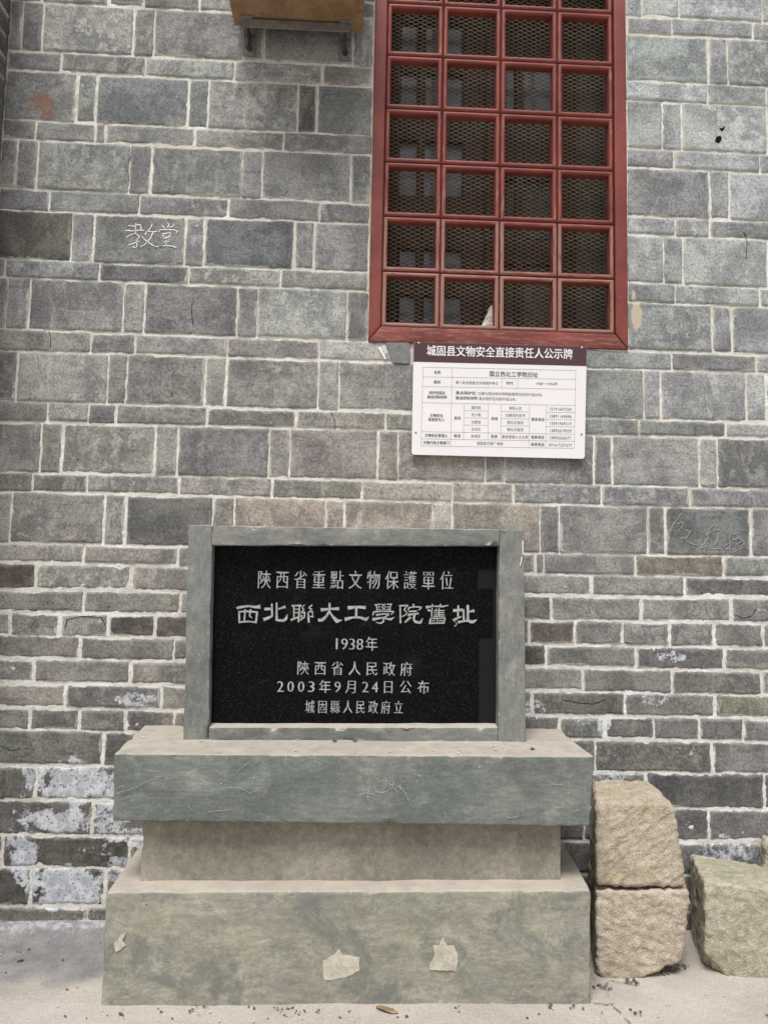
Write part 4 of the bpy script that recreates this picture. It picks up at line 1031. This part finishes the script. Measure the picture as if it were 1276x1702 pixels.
# ------------------------------------------------------------------ box on wall brackets
BZ = 3.037
bx0, bx1 = -.452, -.004
wb = thing("wall_box", "brown weathered box high on the wall beside the red window, carried on grey brackets", "box")
mesh("box_body", *hexa([[[(bx0, -.34, BZ), (bx0, -.34, BZ+.36)], [(bx0+.001, -.036, BZ), (bx0, -.036, BZ+.36)]], [[(bx1+.006, -.34, BZ), (bx1, -.34, BZ+.36)], [(bx1, -.036, BZ), (bx1, -.036, BZ+.36)]]], .006, .03, .002, 10, 3), MBOX, wb, True)
mesh("box_lid", *box(bx0-.012, bx1+.012, -.352, -.03, BZ+.361, BZ+.385, .004), MBOX, wb)
bk_ = thing("bracket_frame", "grey steel bracket frame bolted to the wall under the brown box", "bracket")
for cxp in (onY((415.5, 70))[0], onY((574, 78))[0]):
    brk = mesh("bracket", *join([box(cxp-.021, cxp+.021, -.006, -.0005, 2.953, BZ-.004), box(cxp-.021, cxp+.021, -.095, -.0065, BZ-.008, BZ-.0015)]), MSTEEL, bk_)
    # gusset
    gp = np.array([(cxp-.004, -.0062, 2.985), (cxp-.004, -.075, BZ-.0085), (cxp-.004, -.0062, BZ-.0085)]); g2 = gp+[.006, 0, 0]
    mesh("gusset", np.vstack([gp, g2]), [(0, 1, 2), (5, 4, 3), (0, 3, 4, 1), (1, 4, 5, 2), (2, 5, 3, 0)], MDARK, bk_)
    ang = np.linspace(0, 2*math.pi, 7)[:-1]; bc = (cxp, 2.978)
    r1 = np.stack([bc[0]+.010*np.cos(ang), 0*ang-.0061, bc[1]+.010*np.sin(ang)], 1); r2 = r1*[1, 0, 1]+[0, -.015, 0]
    mesh("bolt", np.vstack([r1, r2]), [(i, (i+1) % 6, 6+(i+1) % 6, 6+i) for i in range(6)]+[tuple(range(6, 12))], MDARK, brk)
ca, cb = onY((406.5, 40), -.10)[0], onY((581, 50), -.10)[0]
mesh("cross_bar", *join([box(ca, cb, -.088, -.084, BZ-.040, BZ-.0087), box(ca, cb, -.0838, -.052, BZ-.0125, BZ-.0087)]), MSTEEL, bk_)

# ------------------------------------------------------------------ rough stone blocks
def stone(P, b, mat, label, seed, chis, cuts=()):
    P = np.array(P, float); c = P.reshape(-1, 3).mean(0); c[2] = P[..., 2].min()
    V, Q = hexa(P-c, b, .005)
    for p, n in cuts:
        n = np.array(n, float)/np.linalg.norm(n); q = (V+c-np.array(p))@n; V = V-n*(np.clip(q, 0, None)*.92)[:, None]
    N = vnormals(V, Q); W = V+seed
    ca, sa = math.cos(chis), math.sin(chis)
    rot = np.stack([W[:, 0]*ca-W[:, 2]*sa, W[:, 1], W[:, 0]*sa+W[:, 2]*ca], 1)
    wq = rot+.012*np.stack([fbm(W*14, 2), fbm(W*14+5, 2), fbm(W*14+9, 2)], 1)
    d = .0035*fbm(W*6, 2)+.0042*(.35-np.abs(vn(W*27))-.5*np.abs(vn(W*61+3)))+.0016*fbm(W*70, 2)+.0046*(1-np.abs(vn(wq*np.array([15, 15, 74]))))**2+.0016*vn(W*120)-.003*sstep(.3, .65, fbm(W*17+40, 3)*1.5)
    V = V+N*d[:, None]
    o = mesh("stone_block", V, Q, mat, None, True); o.location = c
    return tag(o, label, "stone", "rough stone blocks beside the monument")
stone([[[(.733, -.292, -.02), (.730, -.290, .238)], [(.790, -.03, -.015), (.79, -.03, .238)]], [[(.975, -.285, .008), (1.010, -.285, .238)], [(1.03, -.03, .0), (1.05, -.03, .238)]]], .010, MST[1],
      "pinkish rough block at the bottom of the two stacked stones beside the monument", 3.1, .45, [((.85, -.29, 0), (.36, -.25, -.9)), ((.735, -.29, .03), (-.8, -.3, -.5))])
stone([[[(.734, -.288, .253), (.737, -.270, .485)], [(.792, -.03, .253), (.803, -.035, .487)]], [[(.998, -.285, .250), (.975, -.262, .478)], [(1.03, -.03, .253), (.985, -.035, .490)]]], .010, MST[0],
      "tan rough block lying on top of the other stone, with a sloping top", 7.7, -.5, [((.985, -.2, .455), (.85, -.1, .5)), ((.80, -.288, .455), (.05, -.75, .65))])
stone([[[(1.062, -.268, -.012), (1.062, -.268, .255)], [(1.13, -.02, -.01), (1.13, -.015, .25)]], [[(1.345, -.30, -.015), (1.345, -.29, .243)], [(1.40, -.06, -.01), (1.40, -.06, .222)]]], .010, MST[2],
      "mossy olive stone block standing alone on the ground at the right edge", 12.3, 1.25, [((1.07, -.262, .238), (-.35, -.75, .55)), ((1.09, -.27, .03), (-.7, -.3, -.6))])
stone([[[(1.368, -.045, -.02), (1.365, -.045, .31)], [(1.368, -.008, -.02), (1.368, -.008, .31)]], [[(1.62, -.045, -.02), (1.62, -.045, .30)], [(1.62, -.008, -.02), (1.62, -.008, .30)]]], .012, MST[2],
      "olive stone slab half hidden behind the mossy block, touching the right edge", 22.3, .3)

# ------------------------------------------------------------------ grit, crumbs, leaf
def crumbs(name, pts, mat, smin, smax, label=None):
    Vs, Qs, k_ = [], [], 0
    for p in pts:
        s = random.uniform(smin, smax); v, q = rbox((1, 1, 1), .3, 1.0); v = (v-.5)
        v = v*np.array([random.uniform(.6, 1.6), random.uniform(.6, 1.4), random.uniform(.4, .8)])*s
        a = random.uniform(0, 6.28); v = np.stack([v[:, 0]*math.cos(a)-v[:, 1]*math.sin(a), v[:, 0]*math.sin(a)+v[:, 1]*math.cos(a), v[:, 2]], 1)
        v = v+s*.25*np.stack([vn(v*200+p[0]*50), vn(v*200+9+p[0]*50), vn(v*200+4)], 1)
        Vs.append(v+np.array(p)+[0, 0, s*.25]); Qs.append(q+k_); k_ += len(v)
    return tag(mesh(name, np.vstack(Vs), np.vstack(Qs), mat), label, "grit" if label else None, kind='stuff')
pd, pw_ = [], []
for _ in range(120):
    x, y = random.uniform(-1.4, 1.6), -abs(random.gauss(0, .35))-.02
    if BX0-.01 < x < BX1+.02 and y > BY-.008: y = BY-.012-abs(random.gauss(0, .05))
    (pd if random.random() < .6 else pw_).append((x, y, .002))
for px in [(455, 1678), (462, 1682), (478, 1681), (492, 1688), (503, 1684), (470, 1690), (530, 1683), (913, 1672), (947, 1675), (1062, 1686), (35, 1582), (30, 1600), (320, 1681), (205, 1688), (580, 1682), (762, 1678)]:
    for _ in range(3):
        p = onZ(px); pd.append((p[0]+random.gauss(0, .006), p[1]+random.gauss(0, .006), .003))
for px in [(1040, 1631), (1046, 1633), (1053, 1634), (1112, 1616), (1120, 1612), (1128, 1608), (1136, 1606), (1105, 1620), (996, 1640), (1008, 1645)]:
    for _ in range(7):
        p = onZ(px); pd.append((p[0]+random.gauss(0, .010), p[1]+random.gauss(0, .008), .002))
crumbs("grit", pd, MGRIT, .002, .007, "dark crumbs of dirt scattered over the ground")
crumbs("pale_grit", pw_, MGRITW, .002, .0055, "pale specks of plaster scattered over the ground")
ps = []
for _ in range(46):
    x = random.uniform(SX0+.02, SX1-.02); y = random.uniform(SY+.012, FY-.01) if -.5 < x < .54 else random.uniform(SY+.012, -.02)
    ps.append((x, y, .641+.0042*(x+.6)))
crumbs("ledge_grit", ps, MGRITW, .002, .006, "pale crumbs lying on the ledge of the monument")
ps = [onZ(p, .645) for p in ((884, 1246), (877, 1210), (556, 1232), (590, 1232))]
crumbs("dark_ledge_grit", ps, MGRIT, .006, .010, "dark crumbs lying on the ledge of the monument")
p = onZ((643, 1682))
lv = []; 
for i in range(9):
    t = i/8; wdt = .011*math.sin(math.pi*min(1, t*.96+.02)); x = -.03+.06*t
    lv += [(x, -wdt, .006+.004*math.sin(t*5)), (x, 0, .003), (x, wdt, .007+.003*math.cos(t*4))]
lf = [(i*3+k_, i*3+3+k_, i*3+4+k_, i*3+1+k_) for i in range(8) for k_ in (0, 1)]
lo = mesh("dry_leaf", np.array(lv), np.array(lf), MLEAF, None, True); lo.location = (p[0], p[1], .001); lo.rotation_euler = (0, 0, -.35)
sm = lo.modifiers.new("thickness", 'SOLIDIFY'); sm.thickness = .0006
tag(lo, "small dry yellowish leaf on the ground in front of the monument", "leaf")
